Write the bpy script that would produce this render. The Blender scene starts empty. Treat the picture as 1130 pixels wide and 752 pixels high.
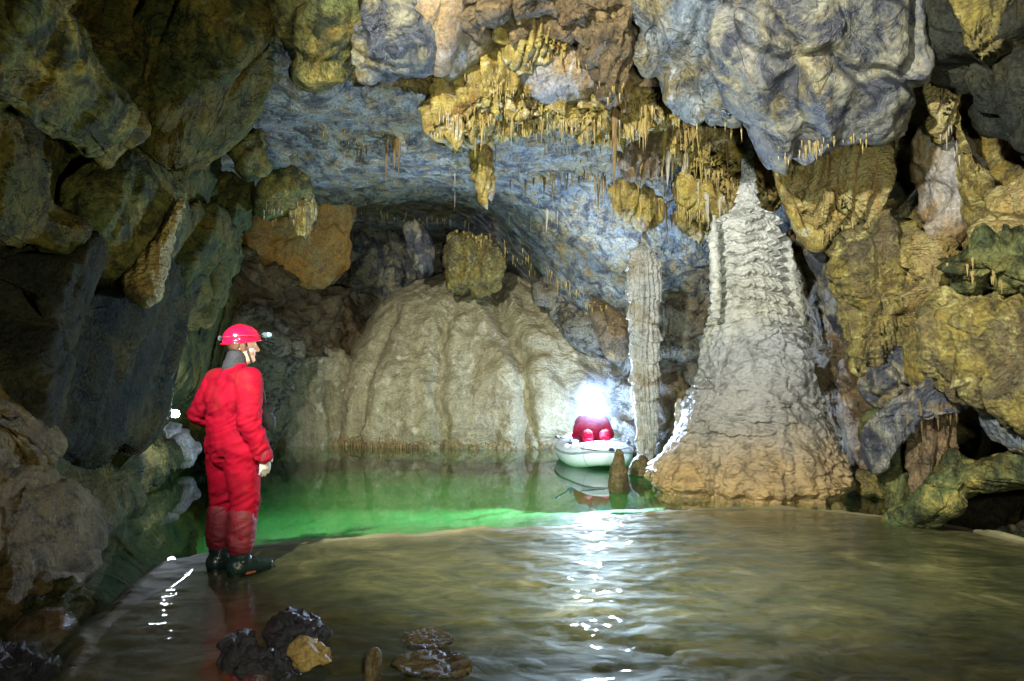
import bpy, bmesh, math, random
import numpy as np
from mathutils import Vector, Matrix
R = math.radians
random.seed(7)
rng = np.random.default_rng(7)
scene = bpy.context.scene
COL = scene.collection

# ------------------------------------------------------------------ camera
CAM_H = 1.42
FPX = 736.0
PITCH = math.atan(41 / FPX)
cam_d = bpy.data.cameras.new('camera')
cam_d.sensor_width = 36.0
cam_d.lens = 36.0 * FPX / 1130.0
cam_d.clip_start = 0.05
cam_d.clip_end = 400
cam = bpy.data.objects.new('camera', cam_d)
cam.location = (0, 0, CAM_H)
cam.rotation_euler = (R(90) + PITCH, 0, 0)
COL.objects.link(cam)
scene.camera = cam
CAM = np.array([0, 0, CAM_H])


def ray(px, py):
    x = (px - 565.0) / FPX
    y = (376.0 - py) / FPX
    c, s = math.cos(PITCH), math.sin(PITCH)
    return np.array([x, c - y * s, s + y * c])


def P(px, py, d):
    """world point seen at photo pixel (px,py) at distance d along +Y"""
    r = ray(px, py)
    return CAM + r * (d / r[1])


def G(px, py, z=0.0):
    """world point on the level z seen at a photo pixel"""
    r = ray(px, py)
    return CAM + r * ((z - CAM_H) / r[2])


# ------------------------------------------------------------------ noise
_perm = rng.permutation(256).astype(np.int64)
_perm = np.concatenate([_perm, _perm, _perm])
_g = rng.normal(size=(256, 3))
_g /= np.linalg.norm(_g, axis=1)[:, None]
_rv = rng.random((256, 3))


def _h(ix, iy, iz):
    return _perm[_perm[_perm[ix & 255] + (iy & 255)] + (iz & 255)]


def pn(p):
    p = np.asarray(p, dtype=np.float64)
    i = np.floor(p).astype(np.int64)
    f = p - i
    u = f * f * f * (f * (f * 6 - 15) + 10)
    out = 0
    for dx in (0, 1):
        wx = u[:, 0] if dx else 1 - u[:, 0]
        for dy in (0, 1):
            wy = u[:, 1] if dy else 1 - u[:, 1]
            for dz in (0, 1):
                wz = u[:, 2] if dz else 1 - u[:, 2]
                g = _g[_h(i[:, 0] + dx, i[:, 1] + dy, i[:, 2] + dz)]
                d = (g[:, 0] * (f[:, 0] - dx) + g[:, 1] * (f[:, 1] - dy) + g[:, 2] * (f[:, 2] - dz))
                out = out + wx * wy * wz * d
    return out * 1.5


def fbm(p, oct=4, gain=.5):
    p = np.asarray(p, dtype=np.float64)
    a, o, t = 1.0, 0, 0
    for k in range(oct):
        o = o + a * pn(p + 17.3 * k)
        t += a
        a *= gain
        p = p * 2.03
    return o / t * 1.4


def ridge(p, oct=4, gain=.55):
    p = np.asarray(p, dtype=np.float64)
    a, o, t = 1.0, 0, 0
    for k in range(oct):
        o = o + a * (1 - np.abs(pn(p + 31.7 * k)) * 2)
        t += a
        a *= gain
        p = p * 2.03
    return o / t


def worley(p):
    """F1, F2 distances and a cell value"""
    p = np.asarray(p, dtype=np.float64)
    i = np.floor(p).astype(np.int64)
    f = p - i
    f1 = np.full(len(p), 9.0)
    f2 = np.full(len(p), 9.0)
    cv = np.zeros(len(p))
    for dx in (-1, 0, 1):
        for dy in (-1, 0, 1):
            for dz in (-1, 0, 1):
                h = _h(i[:, 0] + dx, i[:, 1] + dy, i[:, 2] + dz)
                q = _rv[h]
                d = np.sqrt((q[:, 0] + dx - f[:, 0]) ** 2 + (q[:, 1] + dy - f[:, 1]) ** 2 + (q[:, 2] + dz - f[:, 2]) ** 2)
                m = d < f1
                f2 = np.where(m, f1, np.minimum(f2, d))
                cv = np.where(m, q[:, 0], cv)
                f1 = np.where(m, d, f1)
    return f1, f2, cv


def facets(p):
    """piecewise tilted planes, one per cell: broken rock"""
    p = np.asarray(p, dtype=np.float64)
    i = np.floor(p).astype(np.int64)
    f = p - i
    f1 = np.full(len(p), 9.0); f2 = np.full(len(p), 9.0); pl = np.zeros(len(p))
    for dx in (-1, 0, 1):
        for dy in (-1, 0, 1):
            for dz in (-1, 0, 1):
                h = _h(i[:, 0] + dx, i[:, 1] + dy, i[:, 2] + dz)
                dv = f - np.array([dx, dy, dz]) - _rv[h]
                d = np.sqrt((dv ** 2).sum(1))
                m = d < f1
                f2 = np.where(m, f1, np.minimum(f2, d))
                pl = np.where(m, (dv * _g[h]).sum(1) + (_rv[h][:, 1] - .5) * .7, pl)
                f1 = np.where(m, d, f1)
    e = sstep(0, .16, f2 - f1)
    return pl * e - .30 * (1 - e)


def sstep(a, b, x):
    t = np.clip((x - a) / (b - a), 0, 1)
    return t * t * (3 - 2 * t)


# ------------------------------------------------------------------ mesh helpers
def vnormals(v, q):
    n = np.zeros_like(v)
    a, b, c, d = v[q[:, 0]], v[q[:, 1]], v[q[:, 2]], v[q[:, 3]]
    fn = np.cross(c - a, d - b)
    for k in range(4):
        np.add.at(n, q[:, k], fn)
    l = np.linalg.norm(n, axis=1)
    l[l < 1e-12] = 1
    return n / l[:, None]


def link_mesh(name, v, q, mat, parent=None, base=True, smooth=True):
    """v Nx3 world coordinates, q Mx4 quads (a repeated last index = triangle)"""
    v = np.asarray(v, dtype=np.float64)
    o_ = np.zeros(3)
    if base and parent is None:
        lo, hi = v.min(0), v.max(0)
        o_ = np.array([(lo[0] + hi[0]) / 2, (lo[1] + hi[1]) / 2, lo[2]])
    me = bpy.data.meshes.new(name)
    q = np.asarray(q, dtype=np.int64)
    tri = q[:, 2] == q[:, 3]
    tot = np.where(tri, 3, 4)
    start = np.concatenate([[0], np.cumsum(tot)[:-1]])
    flat = q.ravel()[np.stack([np.ones(len(q), bool), np.ones(len(q), bool), np.ones(len(q), bool), ~tri], 1).ravel()]
    me.vertices.add(len(v))
    me.vertices.foreach_set('co', (v - o_).astype(np.float32).ravel())
    me.loops.add(len(flat))
    me.loops.foreach_set('vertex_index', flat.astype(np.int32))
    me.polygons.add(len(q))
    me.polygons.foreach_set('loop_start', start.astype(np.int32))
    if smooth:
        me.polygons.foreach_set('use_smooth', np.ones(len(q), dtype=bool))
    me.update(calc_edges=True)
    me.validate()
    me.materials.append(mat)
    ob = bpy.data.objects.new(name, me)
    ob.location = o_
    COL.objects.link(ob)
    if parent:
        ob.parent = parent
    return ob


def tag(o, label=None, cat=None, group=None, kind=None):
    if label: o['label'] = label
    if cat: o['category'] = cat
    if group: o['group'] = group
    if kind: o['kind'] = kind
    return o


def empty(name, loc, rz=0, label=None, cat=None, group=None):
    o = bpy.data.objects.new(name, None)
    o.location = loc
    o.rotation_euler = (0, 0, rz)
    o.empty_display_size = .2
    COL.objects.link(o)
    return tag(o, label, cat, group)


def grid_quads(nr, nc, wrap=False):
    """rows x cols vertices, optional wrap of the columns"""
    r = np.arange(nr - 1)[:, None]
    c = np.arange(nc if wrap else nc - 1)[None, :]
    c2 = (c + 1) % nc
    a = r * nc + c
    b = r * nc + c2
    d = (r + 1) * nc + c
    e = (r + 1) * nc + c2
    return np.stack([a, b, e, d], -1).reshape(-1, 4)


def smooth_closed(pts, it=2, n=200):
    p = np.asarray(pts, dtype=np.float64)
    for _ in range(it):
        nx = np.roll(p, -1, 0)
        p = np.stack([.75 * p + .25 * nx, .25 * p + .75 * nx], 1).reshape(-1, p.shape[1])
    q = np.vstack([p, p[:1]])
    s = np.concatenate([[0], np.cumsum(np.linalg.norm(np.diff(q[:, :2], axis=0), axis=1))])
    t = np.linspace(0, s[-1], n, endpoint=False)
    return np.stack([np.interp(t, s, q[:, k]) for k in range(q.shape[1])], 1)


# ------------------------------------------------------------------ materials
def nt_new(name):
    m = bpy.data.materials.new(name)
    m.use_nodes = True
    nt = m.node_tree
    nt.nodes.clear()
    out = nt.nodes.new('ShaderNodeOutputMaterial')
    return m, nt, out


def N(nt, t, **kw):
    n = nt.nodes.new(t)
    for k, v in kw.items():
        if k.startswith('i_'):
            n.inputs[k[2:].replace('_', ' ')].default_value = v
        else:
            setattr(n, k, v)
    return n


def ramp(nt, fac, stops):
    r = nt.nodes.new('ShaderNodeValToRGB')
    e = r.color_ramp.elements
    while len(e) < len(stops): e.new(.5)
    for k, (p, c) in enumerate(stops):
        e[k].position = p
        e[k].color = (*c, 1) if len(c) == 3 else c
    nt.links.new(fac, r.inputs[0])
    return r


def mixc(nt, fac, a, b, mode='MIX'):
    m = nt.nodes.new('ShaderNodeMix')
    m.data_type = 'RGBA'
    m.blend_type = mode
    for s, val in ((m.inputs[0], fac), (m.inputs[6], a), (m.inputs[7], b)):
        if hasattr(val, 'is_output'): nt.links.new(val, s)
        elif isinstance(val, (int, float)): s.default_value = val
        else: s.default_value = (*val, 1)
    return m.outputs[2]


def mth(nt, op, a, b=None, c=None):
    m = nt.nodes.new('ShaderNodeMath')
    m.operation = op
    for k, val in enumerate((a, b, c)):
        if val is None: continue
        if hasattr(val, 'is_output'): nt.links.new(val, m.inputs[k])
        else: m.inputs[k].default_value = val
    return m.outputs[0]


def rockmat(name, A, B, C, dark=(.03, .03, .028), light=None, s=1.0, streak=None, streak_amt=.6, darkamt=.75,
            bump=.5, crack=.7, rough=(.3, .75), dth=.5, zgrad=None, spec=.5, scallop=0.0, fine=1.0, crackscale=1.6):
    m, nt, out = nt_new(name)
    L = nt.links.new
    tc = N(nt, 'ShaderNodeTexCoord')
    oi = N(nt, 'ShaderNodeObjectInfo')
    add = N(nt, 'ShaderNodeVectorMath', operation='ADD')
    mul = N(nt, 'ShaderNodeVectorMath', operation='SCALE')
    cmb = N(nt, 'ShaderNodeCombineXYZ', i_X=31.0, i_Y=17.0, i_Z=0.0)
    L(cmb.outputs[0], mul.inputs[0]); L(oi.outputs['Random'], mul.inputs['Scale'])
    L(tc.outputs['Object'], add.inputs[0]); L(mul.outputs[0], add.inputs[1])
    V = add.outputs[0]

    def noise(scale, det, rg=.6, dist=0.0, vec=V):
        n = N(nt, 'ShaderNodeTexNoise')
        n.inputs['Scale'].default_value = scale
        n.inputs['Detail'].default_value = det
        n.inputs['Roughness'].default_value = rg
        n.inputs['Distortion'].default_value = dist
        L(vec, n.inputs['Vector'])
        return n.outputs['Fac']
    n1 = noise(.9 * s, 7, .62, .8)
    col = ramp(nt, n1, [(.36, A), (.5, B), (.62, C)]).outputs[0]
    if streak is not None:
        mp = N(nt, 'ShaderNodeMapping')
        mp.inputs['Scale'].default_value = (5 * s, 5 * s, .45 * s)
        L(V, mp.inputs[0])
        ns = noise(1.0, 6, .65, .4, mp.outputs[0])
        f = mth(nt, 'MULTIPLY', ramp(nt, ns, [(.46, (0, 0, 0)), (.62, (1, 1, 1))]).outputs[0], streak_amt)
        col = mixc(nt, f, col, streak)
    n2 = noise(3.2 * s, 10, .7, .5)
    if light is not None:
        nl = noise(2.1 * s, 9, .68, 1.0)
        col = mixc(nt, ramp(nt, nl, [(.54, (0, 0, 0)), (.66, (1, 1, 1))]).outputs[0], col, light)
    fd = mth(nt, 'MULTIPLY', ramp(nt, n2, [(dth - .12, (1, 1, 1)), (dth, (0, 0, 0))]).outputs[0], darkamt)
    col = mixc(nt, fd, col, dark)
    n3 = noise(22 * s * fine, 6, .7)
    col = mixc(nt, .75, col, ramp(nt, n3, [(.3, (.18, .18, .18)), (.5, (1, 1, 1)), (.70, (1.6, 1.6, 1.6))]).outputs[0], 'MULTIPLY')
    nc = noise(crackscale * s, 5, .55, 1.3)
    cr = mth(nt, 'ABSOLUTE', mth(nt, 'SUBTRACT', nc, .5))
    crk = ramp(nt, cr, [(0.0, (1, 1, 1)), (.018, (0, 0, 0))]).outputs[0]
    col = mixc(nt, mth(nt, 'MULTIPLY', crk, crack), col, tuple(x * .6 for x in dark))
    if zgrad is not None:          # the mineral itself changes with height
        sx = N(nt, 'ShaderNodeSeparateXYZ')
        ge = N(nt, 'ShaderNodeNewGeometry')
        L(ge.outputs['Position'], sx.inputs[0])
        zz = mth(nt, 'ADD', sx.outputs[2], mth(nt, 'MULTIPLY', mth(nt, 'SUBTRACT', n1, .5), 1.5))
        mr = N(nt, 'ShaderNodeMapRange')
        mr.inputs['From Max'].default_value = zgrad[0]
        L(zz, mr.inputs['Value'])
        rp = ramp(nt, mr.outputs[0], zgrad[1])
        col = mixc(nt, zgrad[2], col, mixc(nt, 1.0, rp.outputs[0], ramp(nt, n2, [(.32, (.35, .35, .35)), (.5, (1, 1, 1)), (.7, (1.25, 1.25, 1.25))]).outputs[0], 'MULTIPLY'))
    bs = N(nt, 'ShaderNodeBsdfPrincipled')
    L(col, bs.inputs['Base Color'])
    rr = N(nt, 'ShaderNodeMapRange')
    rr.inputs['From Min'].default_value = .35
    rr.inputs['From Max'].default_value = .65
    rr.inputs['To Min'].default_value = rough[0]
    rr.inputs['To Max'].default_value = rough[1]
    L(n2, rr.inputs['Value']); L(rr.outputs[0], bs.inputs['Roughness'])
    bs.inputs['Specular IOR Level'].default_value = spec
    h = mth(nt, 'ADD', mth(nt, 'MULTIPLY', n2, 1.0), mth(nt, 'MULTIPLY', n3, .28))
    h = mth(nt, 'SUBTRACT', h, mth(nt, 'MULTIPLY', crk, .25 * crack))
    if scallop > 0:
        vo = N(nt, 'ShaderNodeTexVoronoi')
        vo.inputs['Scale'].default_value = 9 * s
        mp2 = N(nt, 'ShaderNodeMapping')
        mp2.inputs['Scale'].default_value = (1, 1, 1.8)
        L(V, mp2.inputs[0]); L(mp2.outputs[0], vo.inputs['Vector'])
        h = mth(nt, 'ADD', h, mth(nt, 'MULTIPLY', vo.outputs['Distance'], scallop))
    bp = N(nt, 'ShaderNodeBump')
    bp.inputs['Strength'].default_value = min(1, bump * 1.5)
    bp.inputs['Distance'].default_value = .13 / s
    L(h, bp.inputs['Height']); L(bp.outputs[0], bs.inputs['Normal'])
    L(bs.outputs[0], out.inputs[0])
    return m


def plain(name, col, rough=.5, metal=0, bump=0, bscale=60, coat=0, var=.25, emit=0, ecol=None):
    m, nt, out = nt_new(name)
    L = nt.links.new
    bs = N(nt, 'ShaderNodeBsdfPrincipled')
    tc = N(nt, 'ShaderNodeTexCoord')
    n = N(nt, 'ShaderNodeTexNoise')
    n.inputs['Scale'].default_value = bscale
    n.inputs['Detail'].default_value = 5
    L(tc.outputs['Object'], n.inputs['Vector'])
    n2 = N(nt, 'ShaderNodeTexNoise')
    n2.inputs['Scale'].default_value = bscale * .12
    n2.inputs['Detail'].default_value = 6
    L(tc.outputs['Object'], n2.inputs['Vector'])
    a = tuple(c * (1 - var) for c in col); b = tuple(min(1, c * (1 + var)) for c in col)
    L(ramp(nt, n2.outputs['Fac'], [(.35, a), (.65, b)]).outputs[0], bs.inputs['Base Color'])
    bs.inputs['Roughness'].default_value = rough
    bs.inputs['Metallic'].default_value = metal
    bs.inputs['Coat Weight'].default_value = coat
    if bump:
        bp = N(nt, 'ShaderNodeBump')
        bp.inputs['Strength'].default_value = bump
        bp.inputs['Distance'].default_value = .01
        L(n.outputs['Fac'], bp.inputs['Height']); L(bp.outputs[0], bs.inputs['Normal'])
    if emit:
        bs.inputs['Emission Color'].default_value = (*(ecol or col), 1)
        bs.inputs['Emission Strength'].default_value = emit
    L(bs.outputs[0], out.inputs[0])
    return m


M = {}
M['greyblue'] = rockmat('grey_blue_limestone', (.08, .11, .145), (.13, .155, .17), (.15, .125, .055), dark=(.018, .024, .04), light=(.32, .35, .37), s=1.3, bump=.55, crack=.6, dth=.53)
M['ceiling'] = rockmat('ceiling_limestone', (.13, .16, .20), (.20, .22, .21), (.19, .16, .08), dark=(.022, .03, .045), light=(.33, .34, .30), s=1.3, bump=.6, crack=.6, darkamt=.9, dth=.53, streak=(.22, .15, .045), streak_amt=.95)
M['greyslab'] = rockmat('grey_slab', (.085, .095, .11), (.13, .13, .10), (.15, .125, .05), dark=(.016, .02, .034), light=(.19, .19, .14), s=1.0, bump=.4, crack=.5, dth=.56, darkamt=.95, streak=(.36, .30, .16), streak_amt=.35)
M['mauve'] = rockmat('mauve_slab', (.19, .18, .19), (.24, .22, .19), (.22, .15, .07), dark=(.05, .045, .04), light=(.34, .35, .38), s=1.2, bump=.35, crack=.3, darkamt=.5)
M['ochre'] = rockmat('ochre_flowstone', (.29, .21, .03), (.35, .29, .075), (.19, .11, .018), dark=(.05, .032, .012), light=(.50, .47, .32), s=2.2, bump=.7, crack=.3, streak=(.20, .10, .02), streak_amt=.6, darkamt=.7)
M['ochrewall'] = rockmat('ochre_wall_flowstone', (.21, .15, .02), (.20, .165, .035), (.105, .088, .04), dark=(.05, .04, .018), light=(.40, .36, .13), s=1.7, bump=.7, crack=.3, streak=(.10, .065, .025), streak_amt=.7, darkamt=.85, dth=.53, scallop=.3)
M['gold'] = rockmat('golden_curtain', (.25, .19, .045), (.28, .24, .10), (.17, .125, .03), dark=(.07, .05, .02), s=2.0, bump=.6, crack=.1, streak=(.24, .14, .04), scallop=.5, darkamt=.5)
M['brown'] = rockmat('brown_rock', (.12, .075, .032), (.15, .105, .05), (.09, .065, .03), dark=(.018, .014, .01), light=(.24, .165, .06), s=1.6, bump=.7, crack=.6)
M['olive'] = rockmat('olive_dark_rock', (.026, .038, .018), (.048, .055, .018), (.085, .066, .016), dark=(.007, .011, .008), light=(.13, .105, .028), s=1.2, bump=.5, crack=.7, spec=.12, rough=(.45, .85))
M['olive_l'] = rockmat('olive_rock', (.058, .078, .03), (.095, .10, .034), (.12, .088, .022), dark=(.012, .018, .010), light=(.24, .20, .05), s=1.2, bump=.45, crack=.5, dth=.54, darkamt=.9, spec=.15, rough=(.45, .85))
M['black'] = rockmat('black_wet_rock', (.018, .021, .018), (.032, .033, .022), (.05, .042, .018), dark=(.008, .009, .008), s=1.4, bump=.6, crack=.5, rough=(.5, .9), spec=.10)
M['orange'] = rockmat('orange_wall', (.42, .20, .035), (.36, .20, .05), (.30, .22, .09), dark=(.10, .06, .025), light=(.45, .30, .08), s=1.6, bump=.45, crack=.4, darkamt=.5)
M['mound'] = rockmat('mound_flowstone', (.30, .265, .155), (.37, .335, .21), (.24, .215, .13), dark=(.12, .10, .055), light=(.52, .485, .34), s=1.5, bump=.55, crack=.03, streak=(.17, .135, .07), streak_amt=.4, darkamt=.5, scallop=.25, fine=1.6, rough=(.35, .65))
M['moundgrey'] = rockmat('mound_grey_flowstone', (.27, .29, .31), (.33, .32, .27), (.24, .25, .25), dark=(.07, .07, .07), light=(.33, .33, .30), s=1.3, bump=.6, crack=.1, darkamt=.6, scallop=.3)
M['stalagmite'] = rockmat('great_stalagmite_calcite', (.15, .16, .17), (.21, .21, .20), (.13, .12, .09), dark=(.05, .048, .04), s=1.5, bump=.55, crack=.05, darkamt=.5, scallop=.45, rough=(.35, .6),
                          zgrad=(4.5, [(0.02, (.30, .19, .05)), (.10, (.26, .19, .09)), (.2, (.20, .19, .16)), (.4, (.26, .27, .27)), (.52, (.40, .40, .33)), (.62, (.52, .53, .48)), (1, (.55, .57, .55))], .8))
M['column'] = rockmat('pale_column_calcite', (.30, .315, .31), (.38, .385, .36), (.24, .215, .155), dark=(.08, .07, .05), s=2.5, bump=.6, crack=.1, darkamt=.65, scallop=.3, rough=(.2, .5))
M['tan'] = rockmat('tan_wet_rock', (.10, .075, .03), (.13, .10, .045), (.06, .045, .02), dark=(.02, .016, .008), s=1.5, bump=.6, crack=.3, spec=.2, streak=(.15, .12, .055), streak_amt=.5)
M['wetbrown'] = rockmat('wet_brown_boulder', (.10, .065, .03), (.14, .10, .05), (.07, .05, .025), dark=(.02, .015, .01), s=3, bump=.35, crack=.1, rough=(.08, .3))
M['charcoal'] = rockmat('charcoal_rough_rock', (.022, .024, .028), (.04, .042, .048), (.03, .03, .03), dark=(.008, .008, .01), light=(.08, .085, .10), s=5, bump=1.0, crack=.4, rough=(.25, .6))
M['yellowstone'] = rockmat('yellow_stone', (.34, .23, .06), (.40, .29, .09), (.30, .19, .05), dark=(.16, .10, .03), s=6, bump=.6, crack=.2, darkamt=.5)
M['backrock'] = rockmat('back_wall_rock', (.14, .14, .12), (.20, .19, .14), (.15, .12, .07), dark=(.02, .02, .02), light=(.2, .19, .16), s=1.0, bump=.7, crack=.9)
M['st_yellow'] = rockmat('stalactite_yellow', (.38, .28, .06), (.36, .28, .10), (.27, .17, .035), dark=(.14, .09, .02), light=(.62, .56, .34), s=3, bump=.5, crack=0, darkamt=.4)
M['st_white'] = rockmat('stalactite_white', (.42, .42, .38), (.50, .48, .42), (.36, .31, .20), dark=(.15, .13, .08), s=3, bump=.5, crack=0, darkamt=.4)
M['st_brown'] = rockmat('stalactite_brown', (.24, .15, .05), (.30, .20, .08), (.16, .10, .04), dark=(.05, .035, .02), s=3, bump=.6, crack=0, darkamt=.5)


# ------------------------------------------------------------------ rock mass builder
def mass(name, label, cat, outline, d, bulge, mat, back=None, it=1, p=2.0, amp=.06, sc=1.2, oct=5, facet=0.000, fsc=1.0,
         flute=None, tier=None, fringe=None, center=None, res=2.6, grow=1.12, grain=None, fan=None, grooves=None, micro=1.0, group=None, kind=None, parent=None, seed=0, tilt=None):
    """a solid lump of rock: the outline at its own distance, bulging towards the viewer's side and running back into the wall.
    outline entries (px,py) or (px,py,distance)"""
    ol = [(o[0], o[1], o[2] if len(o) > 2 else d) for o in outline]
    per = sum(math.hypot(ol[k][0] - ol[k - 1][0], ol[k][1] - ol[k - 1][1]) for k in range(len(ol)))
    na = int(np.clip(per / res, 48, 520))
    pts = smooth_closed(ol, it, na)
    mid_ = pts[:, :2].mean(0)
    pts[:, :2] = mid_ + (pts[:, :2] - mid_) * grow
    if fringe:      # ragged, dripping lower edge
        f_amp, f_wl = fringe
        cy = pts[:, 1].mean()
        nx = np.roll(pts, -1, 0) - np.roll(pts, 1, 0)
        dn = np.abs(nx[:, 0]) / (np.hypot(nx[:, 0], nx[:, 1]) + 1e-9)
        low = (pts[:, 1] > cy) * dn
        q = np.stack([pts[:, 0] / f_wl, np.full(na, seed * 3.1), np.zeros(na)], 1)
        tooth = np.abs(pn(q)) * 1.5 + .6 * np.abs(pn(q * 2.7 + 5))
        pts[:, 1] += low * f_amp * (tooth - .3)
    W = np.array([P(a, b, c) for a, b, c in pts])
    C = W.mean(0) if center is None else P(center[0], center[1], center[2] if len(center) > 2 else d)
    ext = np.linalg.norm(W - C, axis=1).mean()
    pxext = np.hypot(pts[:, 0] - pts[:, 0].mean(), pts[:, 1] - pts[:, 1].mean()).mean()
    nr = int(np.clip(pxext / res * 1.15, 10, 110))
    nb = 8
    if back is None: back = max(.5, ext * .6)
    toc = (CAM - C) / np.linalg.norm(CAM - C)
    toc = toc * np.array([1, 1, .5]); toc /= np.linalg.norm(toc)
    rows = []
    tt = np.linspace(0.02, 1, nr)
    for t in tt:
        r = math.sin(t * math.pi / 2)
        h = bulge * max(0, 1 - r ** p) ** .5
        rows.append(C + r * (W - C) + toc * h)
    for k in range(1, nb + 1):
        t = 1 - k / nb
        r = .02 + .98 * math.sin(t * math.pi / 2)
        h = -back * max(0, 1 - r ** 2) ** .5
        rows.append(C + r * (W - C) + toc * h)
    v = np.vstack(rows)
    nrow = len(rows)
    q = grid_quads(nrow, na, True)
    # caps
    c0 = len(v); c1 = c0 + 1
    v = np.vstack([v, C + toc * bulge, C - toc * back])
    k = np.arange(na); k2 = (k + 1) % na
    cap0 = np.stack([np.full(na, c0), k2, k, k], 1)
    last = (nrow - 1) * na
    cap1 = np.stack([np.full(na, c1), last + k, last + k2, last + k2], 1)
    q = np.vstack([q, cap0, cap1])
    n = vnormals(v, q)
    if np.mean(np.einsum('ij,ij->i', n[:na * nr], np.tile(toc, (na * nr, 1)))) < 0:
        q = q[:, ::-1].copy()
        tri = q[:, 0] == q[:, 1]
        q[tri] = q[tri][:, [1, 2, 3, 3]]
        n = -n
    pp = v.copy()
    if grain is not None:
        ga = np.array(grain[:3], float); ga /= np.linalg.norm(ga)
        pp = pp - np.outer(pp @ ga, ga) * (1 - grain[3])
    warp = np.stack([pn(pp * .7 + 3), pn(pp * .7 + 9), pn(pp * .7 + 15)], 1) * .35
    dsp = amp * (fbm((pp + warp) * sc, oct) + .55 * (ridge((pp + warp) * sc * 1.7, 4) - .6))
    if facet:
        fw = pp + warp * .6 + .06 * np.stack([pn(pp * 4), pn(pp * 4 + 7), pn(pp * 4 + 13)], 1)
        dsp += facet * 1.9 * facets(fw * fsc * 1.5) + facet * .28 * facets(fw * fsc * 3.6 + 5)
    lat = v[:, 0] * .94 + v[:, 1] * .34
    if flute:
        fa, wl = flute[0], flute[1]
        ph = lat / wl + .45 * pn(np.stack([lat * 1.3, v[:, 1], v[:, 2] * .5], 1) + seed) * 2
        dsp += fa * (np.abs(np.sin(ph * math.pi)) - .5) + fa * .5 * pn(np.stack([lat / wl * 1.7, v[:, 2] * .7, v[:, 1] * 0 + seed], 1))
    if fan:
        ft = P(fan[0], fan[1], fan[2])
        dx_ = (v - ft) @ np.array([.94, .34, 0]); dz_ = ft[2] - v[:, 2] + .35
        ang = np.arctan2(dx_, dz_)
        rr0 = np.hypot(dx_, dz_)
        a3 = np.stack([ang * fan[4], rr0 * .25 + .4 * pn(v * .8), np.full(len(v), seed * 2.3)], 1)
        a4 = np.stack([ang * fan[4] * 4.5, rr0 * .35 + .5 * pn(v * 1.5), np.full(len(v), seed * 1.3)], 1)
        dsp += sstep(.1, .9, rr0) * (fan[3] * (1.0 - 2.6 * np.abs(pn(a3))) + fan[3] * .22 * (1 - 2.5 * np.abs(pn(a4))) + .05 * fbm(v * 3, 3))
    if grooves:
        rel_ = v - CAM
        cc_, ss_ = math.cos(PITCH), math.sin(PITCH)
        fw_ = rel_[:, 1] * cc_ + rel_[:, 2] * ss_
        gx_ = 565 + FPX * rel_[:, 0] / fw_ + 5 * pn(v * 2.1)
        gy_ = 376 - FPX * (rel_[:, 2] * cc_ - rel_[:, 1] * ss_) / fw_
        for pl_, wd_, dep_ in grooves:
            dg_ = seg_dist(gx_, gy_, np.array(pl_, float))
            dsp += -dep_ * np.exp(-(dg_ / wd_) ** 2) + dep_ * .35 * np.exp(-((dg_ - wd_ * 2.4) / (wd_ * 1.4)) ** 2)
    if tier:
        ta, wl = tier
        zz = v[:, 2] / wl + .9 * pn(pp * 1.1) + .3 * pn(pp * 4)
        fr = zz - np.floor(zz)
        dsp += ta * (1 - fr) ** .7 * (1 + .6 * pn(pp * 3))
    r_ = np.random.default_rng(seed + 900)
    if tilt is None: tilt = r_.uniform(-1, 1, 2) * .22
    rel = v - C
    dsp += np.clip(tilt[0] * rel[:, 0] + tilt[1] * rel[:, 2], -bulge * .7, bulge * .7)
    dsp += micro * (.016 * (ridge(v * 6.5 + 3, 3) - .6) + .010 * fbm(v * 16, 2))
    # near the pole of the rings the normals are taken from the lump's own axis
    rr_all = np.concatenate([np.repeat([math.sin(t * math.pi / 2) for t in tt], na), np.ones(nb * na), [0, 0]])
    bl_ = sstep(.22, .04, rr_all)[:, None]
    n = n * (1 - bl_) + toc * bl_
    n /= np.linalg.norm(n, axis=1)[:, None] + 1e-9
    v = v + n * dsp[:, None]
    ob = link_mesh(name, v, q, mat, parent)
    return tag(ob, label if parent is None else None, cat if parent is None else None, group, kind)


# ------------------------------------------------------------------ cave shell (setting)
def ceil_z(X, Y):
    p = np.stack([X, Y, np.zeros_like(X)], 1)
    z = 4.75 + .012 * (Y - 7) + 1.7 * sstep(8.9, 5.6, Y + .8 * pn(p * .5 + 8))
    drop = 2.75 * sstep(-1.1, 2.3, X - (13 - Y) * .15) * sstep(9.2, 13.4, Y)
    drop += .25 * sstep(8.0, 12.8, Y)
    z = z - drop
    z = z - .35 * sstep(-4.2, -7.5, X) * 4 - sstep(4.5, 8.5, X) * 1.6
    # bedding steps running across the roof
    w = Y * .92 + X * .16 + .9 * pn(p * .33) + .25 * pn(p * 1.1)
    st = np.zeros_like(X)
    for y0, hgt in ((7.4, .16), (8.6, -.12), (9.7, .17), (10.9, .12), (11.9, .10)):
        st += hgt * sstep(y0 - .12, y0 + .12, w)
    z = z + st - .25 * 0
    z += .16 * fbm(p * .55, 4) + .05 * fbm(p * np.array([1.2, 3.4, 1]), 5) + .035 * ridge(p * np.array([1.6, 4.2, 1]) + 4, 4)
    # recess behind the lip
    z = z + .12 * sstep(13.0, 13.5, Y + .35 * pn(p * .9) + .25 * np.sin(X * .8)) * sstep(1.2, .2, X)
    return z


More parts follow.
